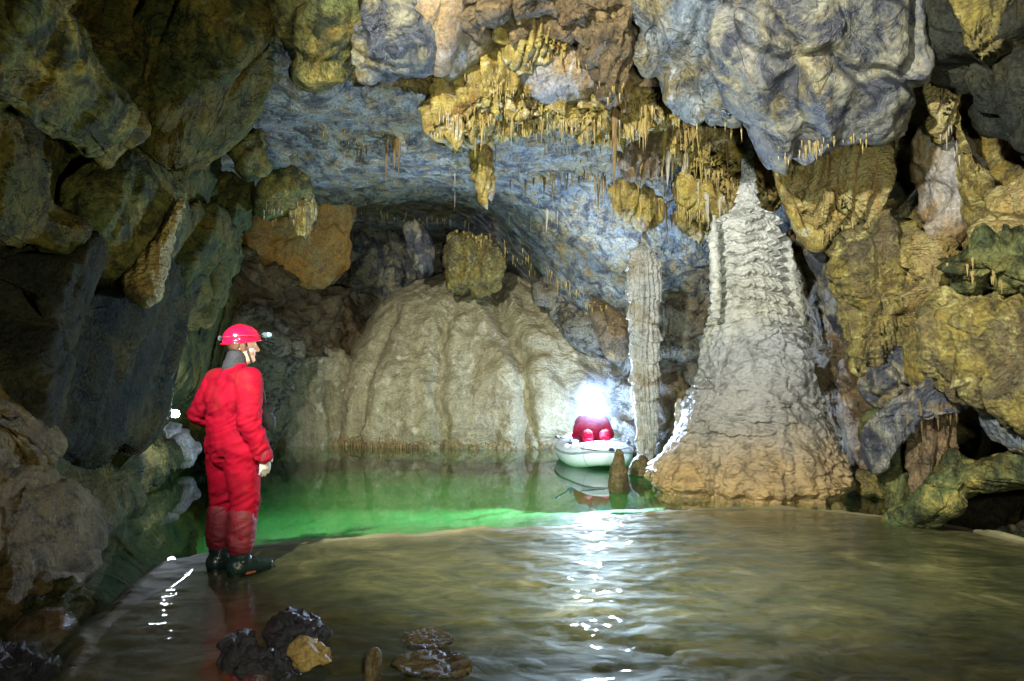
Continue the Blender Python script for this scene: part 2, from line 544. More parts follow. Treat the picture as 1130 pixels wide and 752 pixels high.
xs = np.concatenate([np.linspace(-9, -5.2, 24), np.linspace(-5.1, 5.5, 330), np.linspace(5.6, 10, 24)])
ys = np.concatenate([np.linspace(-14, 4.4, 40), np.linspace(4.5, 13.8, 330), np.linspace(13.9, 21, 40)])
XX, YY = np.meshgrid(xs, ys)
zc = ceil_z(XX.ravel(), YY.ravel())
V = np.stack([XX.ravel(), YY.ravel(), zc], 1)
q = grid_quads(len(ys), len(xs))[:, ::-1]
link_mesh('cave_ceiling', V, q, M['ceiling'])['kind'] = 'structure'

path = np.array([(-.5, -13), (-2.6, -11), (-3.6, -7), (-3.4, -3), (-3.6, 0), (-4.6, 4), (-6.2, 8), (-7.6, 12), (-7.2, 16), (-4.5, 18.8), (0, 19.2), (4, 17), (5.2, 14), (6.6, 12), (7.6, 9), (7.2, 6), (6.2, 3), (5.4, 0), (5.0, -4), (4.4, -8), (3.0, -11), (.7, -13)], float)
t = np.concatenate([[0], np.cumsum(np.linalg.norm(np.diff(path, axis=0), axis=1))])
tt = np.linspace(0, t[-1], 560)
px_ = np.interp(tt, t, path[:, 0]); py_ = np.interp(tt, t, path[:, 1])
ker = np.hanning(41); ker /= ker.sum()
px_ = np.convolve(np.pad(px_, 20, 'edge'), ker, 'valid'); py_ = np.convolve(np.pad(py_, 20, 'edge'), ker, 'valid')
zs = np.linspace(-2.2, 6.4, 150)
A_ = np.stack([np.tile(px_, len(zs)), np.tile(py_, len(zs)), np.repeat(zs, len(px_))], 1)
tx = np.gradient(px_); ty = np.gradient(py_)
nn = np.stack([ty, -tx, tx * 0], 1); nn /= np.linalg.norm(nn, axis=1)[:, None]
nn = np.tile(nn, (len(zs), 1))
f1, f2, cv = worley(A_ * np.array([.55, .55, .75]))
dd = .55 * fbm(A_ * .45, 5) + .45 * (cv - .5) + .35 * np.minimum(f2 - f1, .25) + .10 * fbm(A_ * 2.5, 4)
A_ = A_ + nn * dd[:, None]
link_mesh('cave_wall', A_, grid_quads(len(zs), len(px_)), M['backrock'])['kind'] = 'structure'

# ------------------------------------------------------------------ pool, stream platform and their beds
plat_px = [(95, 725), (104, 700), (140, 662), (175, 632), (215, 613), (300, 601), (420, 593), (500, 589), (560, 586), (640, 581), (690, 572), (720, 567),
           (800, 562), (900, 563), (1000, 573), (1060, 583), (1130, 599), (1220, 625)]
rim = np.array([G(a, b)[:2] for a, b in plat_px])
rim_s = rim.copy()
for _ in range(3):
    a = np.vstack([rim_s[:1], np.stack([.75 * rim_s[:-1] + .25 * rim_s[1:], .25 * rim_s[:-1] + .75 * rim_s[1:]], 1).reshape(-1, 2), rim_s[-1:]])
    rim_s = a
poly = np.vstack([[-2.2, -6], [-1.95, 2.5], rim_s, [6.5, 3.5], [6.5, -6]])


def seg_dist(X, Y, pl):
    best = np.full(X.shape, 1e9)
    for k in range(len(pl) - 1):
        a, b = pl[k], pl[k + 1]
        ab = b - a
        l2 = ab @ ab + 1e-12
        t_ = np.clip(((X - a[0]) * ab[0] + (Y - a[1]) * ab[1]) / l2, 0, 1)
        best = np.minimum(best, (X - a[0] - t_ * ab[0]) ** 2 + (Y - a[1] - t_ * ab[1]) ** 2)
    return np.sqrt(best)


def inside(X, Y, pl):
    c = np.zeros(X.shape, bool)
    for k in range(len(pl)):
        x0, y0 = pl[k - 1]; x1, y1 = pl[k]
        if y0 == y1: continue
        m = ((y0 > Y) != (y1 > Y)) & (X < (x1 - x0) * (Y - y0) / (y1 - y0) + x0)
        c ^= m
    return c


def signed(X, Y):
    """positive on the stream platform, negative over the pool"""
    pl = np.vstack([poly, poly[:1]])
    d_ = seg_dist(X, Y, pl)
    w = .12 * pn(np.stack([X * 1.1 + 5, Y * 1.1, X * 0], 1)) + .05 * pn(np.stack([X * 2.6, Y * 2.6, X * 0], 1)) + .02 * pn(np.stack([X * 8, Y * 8, X * 0], 1))
    return np.where(inside(X, Y, poly), d_, -d_) + w


def bed_z(X, Y):
    s = signed(X, Y)
    p = np.stack([X, Y, X * 0], 1)
    plat = .012 + .026 * fbm(p * np.array([.9, 1.5, 1]), 5) + .018 * fbm(p * np.array([3, 5, 1]) + 7, 4)
    crest = .030 * np.exp(-(np.maximum(s, 0) / .16) ** 2) * (1 + .9 * fbm(p * 2.6 + 3, 3))
    zin = plat * sstep(0, .25, s) + crest + (-.012) * (1 - sstep(0, .25, s))
    zout = -.012 + crest - .55 * sstep(0, 4.5, -s) - .16 * sstep(0, .35, -s) + .05 * fbm(p * .8, 4)
    zin = np.maximum(zin, .004)
    zout = zout - .9 * sstep(-.42, -.54, X / np.maximum(Y, 2)) * sstep(.05, .9, -s)
    return np.where(s > 0, zin, np.minimum(zout, .05))


def wgrid(x0, x1, nx, ys_):
    xs_ = np.linspace(x0, x1, nx)
    a, b = np.meshgrid(xs_, ys_)
    return a.ravel(), b.ravel(), grid_quads(len(ys_), nx)


ysb = np.concatenate([np.linspace(-14, 2.0, 40), np.linspace(2.05, 8.5, 330), np.linspace(8.6, 22, 60)])
xsb = np.concatenate([np.linspace(-10, -4, 30), np.linspace(-3.95, 6.2, 420), np.linspace(6.3, 11, 24)])
a, b = np.meshgrid(xsb, ysb)
Xb, Yb = a.ravel(), b.ravel()
zb = bed_z(Xb, Yb)


def bedmat():
    m, nt, out = nt_new('calcite_stream_bed')
    L = nt.links.new
    tc = N(nt, 'ShaderNodeTexCoord')
    geo = N(nt, 'ShaderNodeNewGeometry')
    sx = N(nt, 'ShaderNodeSeparateXYZ'); L(geo.outputs['Position'], sx.inputs[0])
    mp = N(nt, 'ShaderNodeMapping'); mp.inputs['Scale'].default_value = (1, 1.15, 1); mp.inputs['Rotation'].default_value = (0, 0, R(12))
    L(geo.outputs['Position'], mp.inputs[0])
    n1 = N(nt, 'ShaderNodeTexNoise'); n1.inputs['Scale'].default_value = 2.0; n1.inputs['Detail'].default_value = 10; n1.inputs['Roughness'].default_value = .62; n1.inputs['Distortion'].default_value = 1.2
    L(mp.outputs[0], n1.inputs['Vector'])
    n2 = N(nt, 'ShaderNodeTexNoise'); n2.inputs['Scale'].default_value = 14; n2.inputs['Detail'].default_value = 8; n2.inputs['Roughness'].default_value = .7
    L(mp.outputs[0], n2.inputs['Vector'])
    c = ramp(nt, n1.outputs['Fac'], [(.32, (.020, .026, .011)), (.45, (.044, .049, .020)), (.58, (.078, .078, .034)), (.70, (.16, .15, .072))]).outputs[0]
    c = mixc(nt, .7, c, ramp(nt, n2.outputs['Fac'], [(.3, (.5, .5, .5)), (.5, (1, 1, 1)), (.7, (1.35, 1.35, 1.35))]).outputs[0], 'MULTIPLY')
    ra = N(nt, 'ShaderNodeAttribute'); ra.attribute_name = 'rim'
    c = mixc(nt, mth(nt, 'MULTIPLY', ra.outputs['Fac'], .7), c, (.30, .27, .15))
    # deep bed painted green for the glow of lit pool water, shallow lip pale
    mr = N(nt, 'ShaderNodeMapRange'); mr.inputs['From Min'].default_value = -.35; mr.inputs['From Max'].default_value = -.09
    L(sx.outputs[2], mr.inputs['Value'])
    c = mixc(nt, mr.outputs[0], (.13, .46, .12), c)
    bs = N(nt, 'ShaderNodeBsdfPrincipled'); L(c, bs.inputs['Base Color'])
    bs.inputs['Roughness'].default_value = .55
    bp = N(nt, 'ShaderNodeBump'); bp.inputs['Strength'].default_value = .5; bp.inputs['Distance'].default_value = .03
    L(mth(nt, 'ADD', n1.outputs['Fac'], mth(nt, 'MULTIPLY', n2.outputs['Fac'], .3)), bp.inputs['Height']); L(bp.outputs[0], bs.inputs['Normal'])
    L(bs.outputs[0], out.inputs[0])
    return m


bed_o = link_mesh('stream_bed', np.stack([Xb, Yb, zb], 1), grid_quads(len(ysb), len(xsb)), bedmat())
bed_o['kind'] = 'structure'
sb = signed(Xb, Yb)
pb = np.stack([Xb, Yb, Xb * 0], 1)
rimv = np.exp(-(np.maximum(sb, -.4 * sb) / (.22 + .15 * pn(pb * 1.1))) ** 2) * np.clip(.75 + .9 * pn(pb * 1.7 + 4), 0, 1) * (.12 + .88 * sstep(-2.3, -1.2, Xb))
at = bed_o.data.attributes.new('rim', 'FLOAT', 'POINT')
at.data.foreach_set('value', rimv.astype(np.float32))


def watermat(name, tint, bump, scale, rough, dens=0, vcol=None, stretch=(1, 1, 1), ior=1.33):
    m, nt, out = nt_new(name)
    L = nt.links.new
    fr = N(nt, 'ShaderNodeLayerWeight'); fr.inputs['Blend'].default_value = .5
    f0 = ((ior - 1) / (ior + 1)) ** 2
    fre = mth(nt, 'ADD', mth(nt, 'MULTIPLY', mth(nt, 'POWER', fr.outputs['Facing'], 5.0), 1 - f0), f0)
    tr = N(nt, 'ShaderNodeBsdfTransparent'); tr.inputs[0].default_value = (*tint, 1)
    gl = N(nt, 'ShaderNodeBsdfGlossy'); gl.inputs['Roughness'].default_value = rough
    geo = N(nt, 'ShaderNodeNewGeometry')
    mp = N(nt, 'ShaderNodeMapping'); mp.inputs['Scale'].default_value = stretch
    L(geo.outputs['Position'], mp.inputs[0])
    n = N(nt, 'ShaderNodeTexNoise'); n.inputs['Scale'].default_value = scale; n.inputs['Detail'].default_value = 4; n.inputs['Distortion'].default_value = .6
    L(mp.outputs[0], n.inputs['Vector'])
    bp = N(nt, 'ShaderNodeBump'); bp.inputs['Strength'].default_value = bump; bp.inputs['Distance'].default_value = .02
    L(n.outputs['Fac'], bp.inputs['Height'])
    L(bp.outputs[0], fr.inputs['Normal']); L(bp.outputs[0], gl.inputs['Normal'])
    mx = N(nt, 'ShaderNodeMixShader')
    L(fre, mx.inputs[0]); L(tr.outputs[0], mx.inputs[1]); L(gl.outputs[0], mx.inputs[2])
    L(mx.outputs[0], out.inputs[0])
    if dens:
        va = N(nt, 'ShaderNodeVolumeAbsorption'); va.inputs['Color'].default_value = (*vcol, 1); va.inputs['Density'].default_value = dens
        L(va.outputs[0], out.inputs['Volume'])
    return m


M['pool'] = watermat('still_green_water', (.93, 1, .95), .03, 3.0, .003, .10, (.12, .88, .25), (1, .5, 1))
M['stream'] = watermat('stream_water', (.96, .97, .90), .25, 7, .05, 0, None, (1, 1.6, 1), 1.26)

# pool: closed body of water
bmw = bmesh.new()
bmesh.ops.create_cube(bmw, size=1)
for vv in bmw.verts:
    vv.co = Vector((-9.5 if vv.co.x < 0 else 10.5, 2.0 if vv.co.y < 0 else 21.5, -2.6 if vv.co.z < 0 else 0.0))
me = bpy.data.meshes.new('pool_water'); bmw.to_mesh(me); bmw.free()
me.materials.append(M['pool'])
po = bpy.data.objects.new('pool_water', me); COL.objects.link(po); po['kind'] = 'structure'

# stream: thin moving sheet over the platform, cut along the rim
ysw = np.concatenate([np.linspace(-5.5, 2.1, 10), np.linspace(2.15, 7.6, 420)])
xsw = np.concatenate([np.linspace(-2.3, 6.4, 560)])
a, b = np.meshgrid(xsw, ysw)
Xw, Yw = a.ravel(), b.ravel()
sw = signed(Xw, Yw)
pw = np.stack([Xw, Yw, Xw * 0], 1)
act = .25 + .75 * sstep(-.9, .5, Xw) * sstep(7.2, 6.2, Yw)          # livelier in the main current
cx, cy = .95, 7.6
rr = np.hypot((Xw - cx) * .9, Yw - cy)
rip = np.exp(-((Xw - 1.0) / (.55 + .10 * (7.5 - Yw))) ** 2)
wav = .011 * np.sin(rr * 15 + 3.2 * pn(pw * 1.3) + 1.6 * pn(pw * 3.1)) * rip * (.6 + .8 * pn(pw * 1.3 + 5))
wav += .026 * fbm(pw * np.array([3.6, 5.2, 1]) + 12 + .5 * pn(pw * 2)[:, None], 3) * rip
wav += act * .0060 * fbm(pw * np.array([2.0, 4.2, 1]) + 2, 4) + .0026 * fbm(pw * np.array([8, 14, 1]), 3) * act
zw = .044 + wav
zw = np.where(sw < .26, zw - (.26 - sw) * .15, zw)
qw = grid_quads(len(ysw), len(xsw))
keep = (sw[qw] > -.03).any(1)
qw = qw[keep]
used = np.unique(qw); remap = np.full(len(Xw), -1); remap[used] = np.arange(len(used))
link_mesh('stream_water', np.stack([Xw, Yw, zw], 1)[used], remap[qw], M['stream'])['kind'] = 'structure'

exec_rocks = True
# ------------------------------------------------------------------ left wall rocks
RB = dict(cat='rock')
mass('rock_slab', 'olive blotched slab leaning in the top left corner', 'rock', [(-60, -40, 4.2), (20, -20, 4.4), (62, 25, 4.8), (100, 75, 5.2), (150, 132, 5.8), (138, 176, 5.8), (80, 190, 5.4), (40, 150, 4.8), (-10, 118, 4.3), (-70, 90, 4.0)], 4.8, .45, M['olive_l'], p=5, amp=.10, facet=0.114, fsc=.7, seed=1, grain=(-.42, -.3, -1.0, .28))
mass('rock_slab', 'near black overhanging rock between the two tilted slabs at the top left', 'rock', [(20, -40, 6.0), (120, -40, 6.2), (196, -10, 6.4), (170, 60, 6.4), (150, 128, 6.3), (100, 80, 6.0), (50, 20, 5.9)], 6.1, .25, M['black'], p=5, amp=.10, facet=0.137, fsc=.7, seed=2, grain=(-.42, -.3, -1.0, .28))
mass('rock_slab', 'dark slab with a bluish wet face and a white vein on its left edge', 'rock', [(175, 0, 6.2), (215, -40, 6.2), (270, -10, 6.5), (304, 50, 6.9), (285, 95, 6.9), (235, 170, 6.9), (192, 200, 6.7), (148, 135, 6.3), (150, 80, 6.2)], 6.5, .35, M['olive'], p=5, amp=.10, facet=0.160, fsc=.7, seed=3, grain=(-.42, -.3, -1.0, .28))
mass('rock_slab', 'long dark slab with an ochre crest running down to the left', 'rock', [(285, 42, 7.4), (306, 62, 7.5), (300, 110, 7.6), (262, 160, 7.6), (205, 198, 7.3), (182, 190, 7.1), (190, 150, 7.0), (232, 90, 7.0)], 7.0, .55, M['olive'], p=5, amp=.08, facet=0.114, fsc=.7, seed=4, grain=(-.42, -.3, -1.0, .28))
mass('rock_slab', 'olive green boulder in the roof beside the pale grey ceiling', 'rock', [(262, -30, 6.6), (330, -50, 6.6), (410, -40, 6.7), (402, 20, 6.8), (376, 70, 7.1), (330, 106, 7.4), (318, 70, 7.2), (290, 30, 6.9)], 6.8, .5, M['olive_l'], p=2.6, amp=.10, facet=0.106, seed=5)
mass('rock_slab', 'greenish roof block with a thin blue vein left of the mauve slab', 'rock', [(386, -40, 6.5), (452, -40, 6.5), (466, 25, 6.8), (476, 62, 7.1), (440, 74, 7.2), (395, 78, 7.2), (380, 40, 6.8)], 6.7, .4, M['greyslab'], p=3, amp=.07, facet=0.080, seed=6)
mass('rock_bulge', 'rounded ochre and dark green bulge high on the left wall', 'rock', [(62, 215, 5.8), (100, 168, 6.0), (145, 146, 6.3), (188, 180, 6.8), (204, 225, 7.0), (180, 275, 6.9), (140, 296, 6.5), (92, 275, 6.0)], 6.3, .42, M['olive_l'], amp=.08, facet=0.036, seed=7, grain=(-.42, -.3, -1.0, .28))
mass('rock_bulge', 'dark shoulder of rock at the left edge under the blotched slab', 'rock', [(-80, 120, 4.2), (5, 130, 4.7), (40, 165, 5.1), (66, 205, 5.5), (72, 265, 5.7), (20, 285, 5.0), (-80, 290, 4.2)], 4.8, .5, M['olive'], p=5, amp=.10, facet=0.137, fsc=.7, seed=8, grain=(-.42, -.3, -1.0, .28))
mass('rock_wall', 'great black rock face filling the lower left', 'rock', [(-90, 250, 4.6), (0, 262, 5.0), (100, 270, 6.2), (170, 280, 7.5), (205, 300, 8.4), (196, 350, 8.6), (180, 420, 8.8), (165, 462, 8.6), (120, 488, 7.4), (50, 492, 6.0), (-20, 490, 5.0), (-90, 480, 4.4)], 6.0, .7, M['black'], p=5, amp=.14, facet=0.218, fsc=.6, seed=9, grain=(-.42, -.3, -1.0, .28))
mass('rock_bulge', 'dark olive lobe under the ochre bulge on the left wall', 'rock', [(120, 285, 7.2), (165, 268, 7.3), (205, 225, 7.7), (240, 240, 8.4), (262, 262, 9.0), (225, 310, 8.6), (180, 345, 8.3), (130, 350, 7.6), (100, 315, 7.0)], 7.6, .5, M['olive'], amp=.10, facet=0.072, seed=10, grain=(-.42, -.3, -1.0, .28))
mass('rock_rib', 'bright ochre rib hanging diagonally on the dark left wall', 'rock', [(203, 214, 6.64), (196, 262, 6.54), (170, 318, 6.35), (157, 328, 6.30), (149, 312, 6.30), (160, 280, 6.35), (184, 240, 6.44)], 6.50, .16, M['gold'], amp=.07, sc=2.5, flute=(.03, .07), seed=11, back=.5)
mass('rock_block', 'small tan block wedged under the pale ceiling edge', 'rock', [(258, 160, 8.4), (286, 134, 8.5), (301, 150, 8.6), (299, 180, 8.7), (278, 196, 8.6), (262, 182, 8.4)], 8.5, .3, M['olive_l'], it=1, p=3, amp=.05, facet=0.060, seed=13)
mass('rock_block', 'brownish block right below the small tan block', 'rock', [(276, 198, 9.0), (300, 180, 9.1), (328, 184, 9.2), (340, 214, 9.4), (318, 236, 9.4), (286, 234, 9.1)], 9.1, .35, M['olive_l'], p=4, amp=.10, facet=0.080, seed=14)
mass('rock_bulge', 'dark ribbed rock mass left of the orange wall patch', 'rock', [(205, 210, 8.8), (255, 176, 8.9), (290, 215, 9.4), (276, 250, 9.8), (262, 290, 9.8), (232, 330, 9.4), (205, 345, 9.0), (190, 320, 8.6), (198, 260, 8.6)], 9.0, .45, M['olive'], amp=.12, facet=0.084, fsc=1.4, flute=(.06, .3), seed=15, grain=(-.42, -.3, -1.0, .28))
mass('drapery', 'tan and brown drapery hanging between the dark left rocks and the pale lip', 'drapery', [(318, 200, 9.2), (338, 205, 9.2), (352, 228, 9.4), (344, 250, 9.4), (332, 262, 9.3), (322, 240, 9.2)], 9.25, .14, M['ochrewall'], amp=.03, sc=3, flute=(.04, .09), fringe=(10, 5), seed=16, back=.3)
mass('rock_column', 'ochre strip of rock lit by the hidden lamp at the left bank', 'rock', [(176, 352, 9.4), (203, 340, 9.6), (202, 380, 9.8), (192, 430, 9.9), (178, 458, 9.8), (163, 462, 9.6), (168, 410, 9.4)], 9.5, .3, M['ochrewall'], amp=.06, sc=2, flute=(.05, .2), facet=0.050, seed=17)
mass('rock_ledge', 'pale tan tongue of flowstone at the left edge above the water', 'flowstone', [(-50, 380, 4.6), (0, 408, 4.9), (30, 440, 5.2), (54, 470, 5.4), (57, 494, 5.4), (20, 502, 5.0), (-50, 505, 4.5)], 4.9, .35, M['tan'], amp=.05, sc=2, flute=(.06, .22), fringe=(10, 8), seed=18)
mass('rock_bank', 'dark sloping bank dipping into the black water on the left', 'rock', [(20, 500, 5.6), (100, 490, 7.5), (160, 478, 9.6), (196, 486, 10.4), (204, 514, 10.3), (160, 546, 8.2), (112, 590, 6.2), (70, 600, 5.4), (20, 540, 5.2)], 7.0, .35, M['olive'], p=3, amp=.08, sc=2, facet=0.048, seed=19, grain=(-.42, -.3, -1.0, .28))
mass('rock_bank', 'brown fluted rock slope at the left bank below the tan tongue', 'rock', [(-90, 505, 4.4), (0, 512, 4.8), (58, 518, 5.3), (112, 572, 6.0), (100, 612, 5.5), (78, 640, 4.7), (66, 676, 4.4), (10, 690, 4.1), (-90, 690, 3.8)], 4.8, .35, M['tan'], p=3, amp=.07, sc=2, flute=(.05, .3), seed=20, grain=(-.42, -.3, -1.0, .28))
mass('boulder', 'smooth wet brown boulder in the bottom left corner by the stream', 'boulder', [(20, 690, 3.95), (60, 672, 4.05), (92, 690, 4.05), (104, 708, 3.95), (88, 726, 3.8), (50, 736, 3.75), (10, 724, 3.75)], 3.9, .22, M['wetbrown'], amp=.02, sc=3, seed=21)
mass('boulder', 'rough charcoal rock in the very bottom left corner', 'boulder', [(-40, 735, 3.3), (10, 712, 3.45), (50, 722, 3.45), (78, 745, 3.35), (84, 775, 3.2), (20, 800, 3.1), (-40, 795, 3.1)], 3.3, .2, M['charcoal'], amp=.04, sc=6, facet=0.040, fsc=4, seed=22)
mass('boulder', 'dark rounded rock behind the wet brown boulder at the left bank', 'boulder', [(-20, 664, 4.2), (30, 650, 4.35), (72, 652, 4.5), (96, 664, 4.5), (88, 688, 4.3), (40, 700, 4.1), (-20, 704, 4.0)], 4.25, .2, M['olive'], amp=.05, sc=3, facet=0.040, fsc=3, seed=23)
mass('boulder', 'pale rock at the waterline lit by the hidden lamp on the left', 'boulder', [(152, 474, 10.0), (170, 458, 10.1), (192, 468, 10.3), (214, 492, 10.3), (212, 508, 10.2), (192, 506, 10.1), (166, 492, 10.0)], 10.1, .3, M['mauve'], amp=.05, sc=2.5, facet=0.050, fsc=2, seed=24)

# ------------------------------------------------------------------ back left
mass('rock_wall', 'orange stained wall patch under the pale ceiling lip', 'rock', [(250, 262, 13.6), (280, 205, 13.8), (340, 200, 13.9), (384, 200, 14.0), (388, 270, 14.0), (388, 302, 14.0), (368, 326, 14.0), (325, 320, 13.8), (280, 300, 13.6)], 13.8, .5, M['orange'], p=3, amp=.10, facet=0.040, seed=30)
mass('rock_wall', 'brown cracked rock below the orange wall patch', 'rock', [(215, 310, 12.2), (255, 280, 12.6), (300, 290, 13), (345, 306, 14.6), (388, 330, 16.2), (404, 366, 16.4), (380, 392, 15.6), (330, 384, 13), (260, 370, 12.4), (215, 350, 12.0)], 12.7, .4, M['brown'], p=3, amp=.16, sc=1.6, facet=0.136, fsc=1.4, seed=31)
mass('rock_wall', 'grey cracked rock face directly behind the standing caver', 'rock', [(200, 345, 11.6), (230, 330, 11.9), (290, 345, 12.4), (320, 370, 12.6), (308, 420, 12.8), (300, 470, 13), (295, 492, 13), (240, 500, 12.4), (196, 500, 11.8), (190, 420, 11.5)], 12.0, .5, M['backrock'], p=3, amp=.14, sc=1.4, facet=0.136, fsc=1.2, seed=32)
mass('boulder', 'grey green boulder jammed in the recess right of the orange patch', 'boulder', [(388, 240, 17.2), (430, 236, 17.4), (462, 262, 17.4), (488, 300, 17.4), (470, 320, 17.2), (430, 338, 17.0), (402, 346, 16.9), (392, 290, 17.1)], 17.2, .7, M['greyslab'], amp=.10, facet=0.100, seed=33)
mass('boulder', 'lower brown grey boulder between orange patch and flowstone dome', 'boulder', [(378, 322, 16.8), (402, 306, 16.9), (432, 318, 17.0), (440, 346, 17.0), (412, 376, 16.8), (388, 390, 16.6), (376, 360, 16.6)], 16.7, .5, M['backrock'], amp=.10, facet=0.106, seed=34)
mass('drapery', 'smooth pale tongue hanging from the ceiling lip over the recess', 'drapery', [(446, 244, 13.9), (470, 248, 13.9), (482, 270, 13.9), (478, 292, 13.9), (470, 300, 13.9), (456, 282, 13.9)], 13.85, .2, M['greyslab'], amp=.10, flute=(.06, .2), fringe=(10, 6), seed=35, back=.3)
mass('rock_pillar', 'rough brown hanging pillar resting on top of the flowstone dome', 'rock', [(492, 262, 13.6), (520, 258, 13.6), (556, 268, 13.6), (562, 300, 13.7), (552, 326, 13.8), (532, 334, 13.8), (510, 320, 13.8), (496, 330, 13.8), (492, 300, 13.7)], 13.6, .35, M['ochrewall'], amp=.12, sc=2, flute=(.10, .28), facet=0.060, grow=.94, seed=36)
mass('rock_block', 'grey block behind the dome under the sloping ceiling edge', 'rock', [(596, 300, 13.9), (640, 296, 13.8), (662, 330, 13.6), (650, 366, 13.5), (620, 362, 13.6), (600, 336, 13.8)], 13.8, .4, M['backrock'], p=3, amp=.08, facet=0.100, seed=37)
mass('rock_block', 'small layered grey block at the right shoulder of the dome', 'rock', [(616, 352, 13.4), (648, 338, 13.4), (664, 352, 13.3), (664, 376, 13.3), (640, 382, 13.3), (618, 370, 13.4)], 13.3, .3, M['backrock'], p=3, amp=.12, tier=(.05, .15), seed=38)
mass('drapery', 'brown pointed lobe hanging down behind the slender column', 'drapery', [(650, 330, 12.4), (678, 345, 12.3), (700, 372, 12.3), (690, 396, 12.3), (672, 402, 12.3), (656, 380, 12.4)], 12.3, .22, M['brown'], amp=.05, sc=2, seed=39)

# flowstone mound
mound = empty('flowstone_mound', P(470, 488, 15.0), 0, 'great tan flowstone dome rising from the far side of the pool', 'flowstone')
bpy.context.view_layer.update()
minv = None


def part_of(root, fn, *a, **k):
    """mass built in world space, then parented so that it keeps its place"""
    ob = fn(*a, **k)
    for key in ('label', 'category'):
        if key in ob: del ob[key]
    ob.location = Vector(ob.location) - Vector(root.location)
    ob.parent = root
    return ob


part_of(mound, mass, 'dome', None, None, [(360, 506, 14.6), (368, 456, 14.9), (378, 418, 15.3), (398, 384, 15.8), (418, 352, 16.2), (444, 328, 16.5), (476, 315, 16.6), (520, 312, 16.5), (562, 312, 16.4), (604, 322, 16.0), (644, 352, 15.2), (676, 396, 14.6), (698, 446, 14.2), (708, 506, 14.0), (600, 516, 14.2), (450, 516, 14.4)], 15.4, 1.9, M['mound'], center=(520, 420, 15.6), p=2.0, amp=.10, sc=.8, fan=(525, 270, 16.6, .03, 4.2), grow=1.0, res=1.8, seed=40,
        grooves=[([(500, 345), (486, 385), (484, 430), (492, 505)], 6, .16), ([(440, 350), (416, 396), (400, 440), (390, 505)], 6, .14), ([(548, 322), (552, 350), (572, 390), (580, 430), (582, 505)], 8, .22), ([(600, 390), (570, 392), (540, 372)], 6, .10), ([(612, 400), (640, 440), (650, 500)], 8, .10)])
part_of(mound, mass, 'shoulder', None, None, [(586, 372, 15.2), (600, 350, 15.3), (640, 356, 14.8), (672, 392, 14.4), (692, 440, 14.1), (702, 506, 13.9), (650, 510, 13.9), (634, 470, 14.1), (612, 430, 14.6), (592, 400, 15.0)], 14.2, .55, M['moundgrey'], amp=.06, sc=1.4, tier=(.11, .15), grow=1.0, res=1.8, seed=41)
part_of(mound, mass, 'shelf', None, None, [(296, 506, 14.0), (298, 440, 14.1), (302, 406, 14.2), (317, 390, 14.3), (350, 384, 14.5), (390, 386, 14.8), (398, 430, 14.8), (392, 506, 14.4), (340, 512, 14.1)], 14.3, .4, M['mound'], p=5, amp=.05, sc=1.2, fan=(350, 300, 14.6, .04, 5), grow=1.0, res=1.8, seed=42, grooves=[([(364, 392), (362, 440), (366, 505)], 5, .10)])
part_of(mound, mass, 'lobe', None, None, [(500, 510, 13.8), (512, 470, 14.0), (540, 440, 14.2), (584, 436, 14.2), (626, 462, 13.9), (652, 510, 13.6)], 14.15, .5, M['mound'], amp=.06, sc=1.4, fan=(565, 380, 14.4, .04, 5), grow=1.0, res=1.8, seed=44, grooves=[([(576, 440), (580, 508)], 6, .14)])

# ------------------------------------------------------------------ roof masses, centre
mass('rock_slab', 'smooth mauve grey slab hanging at the top centre', 'rock', [(452, -30, 6.4), (520, -40, 6.4), (518, 10, 6.6), (502, 45, 6.9), (488, 75, 7.2), (474, 58, 7.1), (460, 28, 6.7)], 6.7, .3, M['mauve'], micro=.4, amp=.04, seed=50)
mass('rock_lump', 'pale bluish knob of rock below the mauve slab', 'rock', [(484, 72, 7.4), (490, 36, 7.2), (512, 20, 7.1), (540, 38, 7.3), (546, 52, 7.4), (520, 66, 7.4), (500, 88, 7.5), (488, 84, 7.5)], 7.3, .35, M['mauve'], micro=.4, amp=.05, seed=51)
mass('rock_ledge', 'small brown overhang on the pale ceiling left of the yellow mass', 'rock', [(420, 80, 7.9), (450, 66, 7.8), (480, 62, 7.7), (486, 84, 7.8), (478, 104, 7.9), (452, 92, 7.9), (428, 90, 7.9)], 7.8, .2, M['ochrewall'], amp=.06, sc=2.5, fringe=(8, 6), seed=52)
mass('rock_mass', 'knobbly yellow flowstone mass hanging left of centre in the roof', 'flowstone', [(486, 112, 8.0), (500, 86, 7.9), (530, 60, 7.6), (562, 52, 7.5), (584, 70, 7.5), (592, 100, 7.7), (622, 118, 7.9), (600, 138, 8.2), (560, 140, 8.2), (528, 146, 8.2), (496, 142, 8.2)], 7.9, .4, M['ochre'], amp=.26, sc=2.4, facet=0.030, fsc=3, flute=(.16, .15), fringe=(14, 5), seed=53)
mass('rock_bulge', 'mauve and pale yellow rounded bulge amid the yellow roof mass', 'flowstone', [(574, 84, 7.5), (598, 60, 7.3), (638, 60, 7.3), (660, 84, 7.4), (652, 104, 7.6), (628, 118, 7.7), (600, 118, 7.7), (582, 104, 7.6)], 7.5, .35, M['mauve'], amp=.07, sc=2, seed=54)
mass('drapery', 'brown fluted drapery like organ pipes at the top centre', 'drapery', [(556, 30, 7.0), (580, 22, 6.9), (618, 24, 6.9), (632, 40, 7.0), (620, 58, 7.1), (596, 64, 7.2), (578, 72, 7.2), (562, 56, 7.1)], 7.0, .2, M['ochre'], amp=.03, sc=2, flute=(.09, .075), fringe=(10, 4), seed=55, res=1.6)
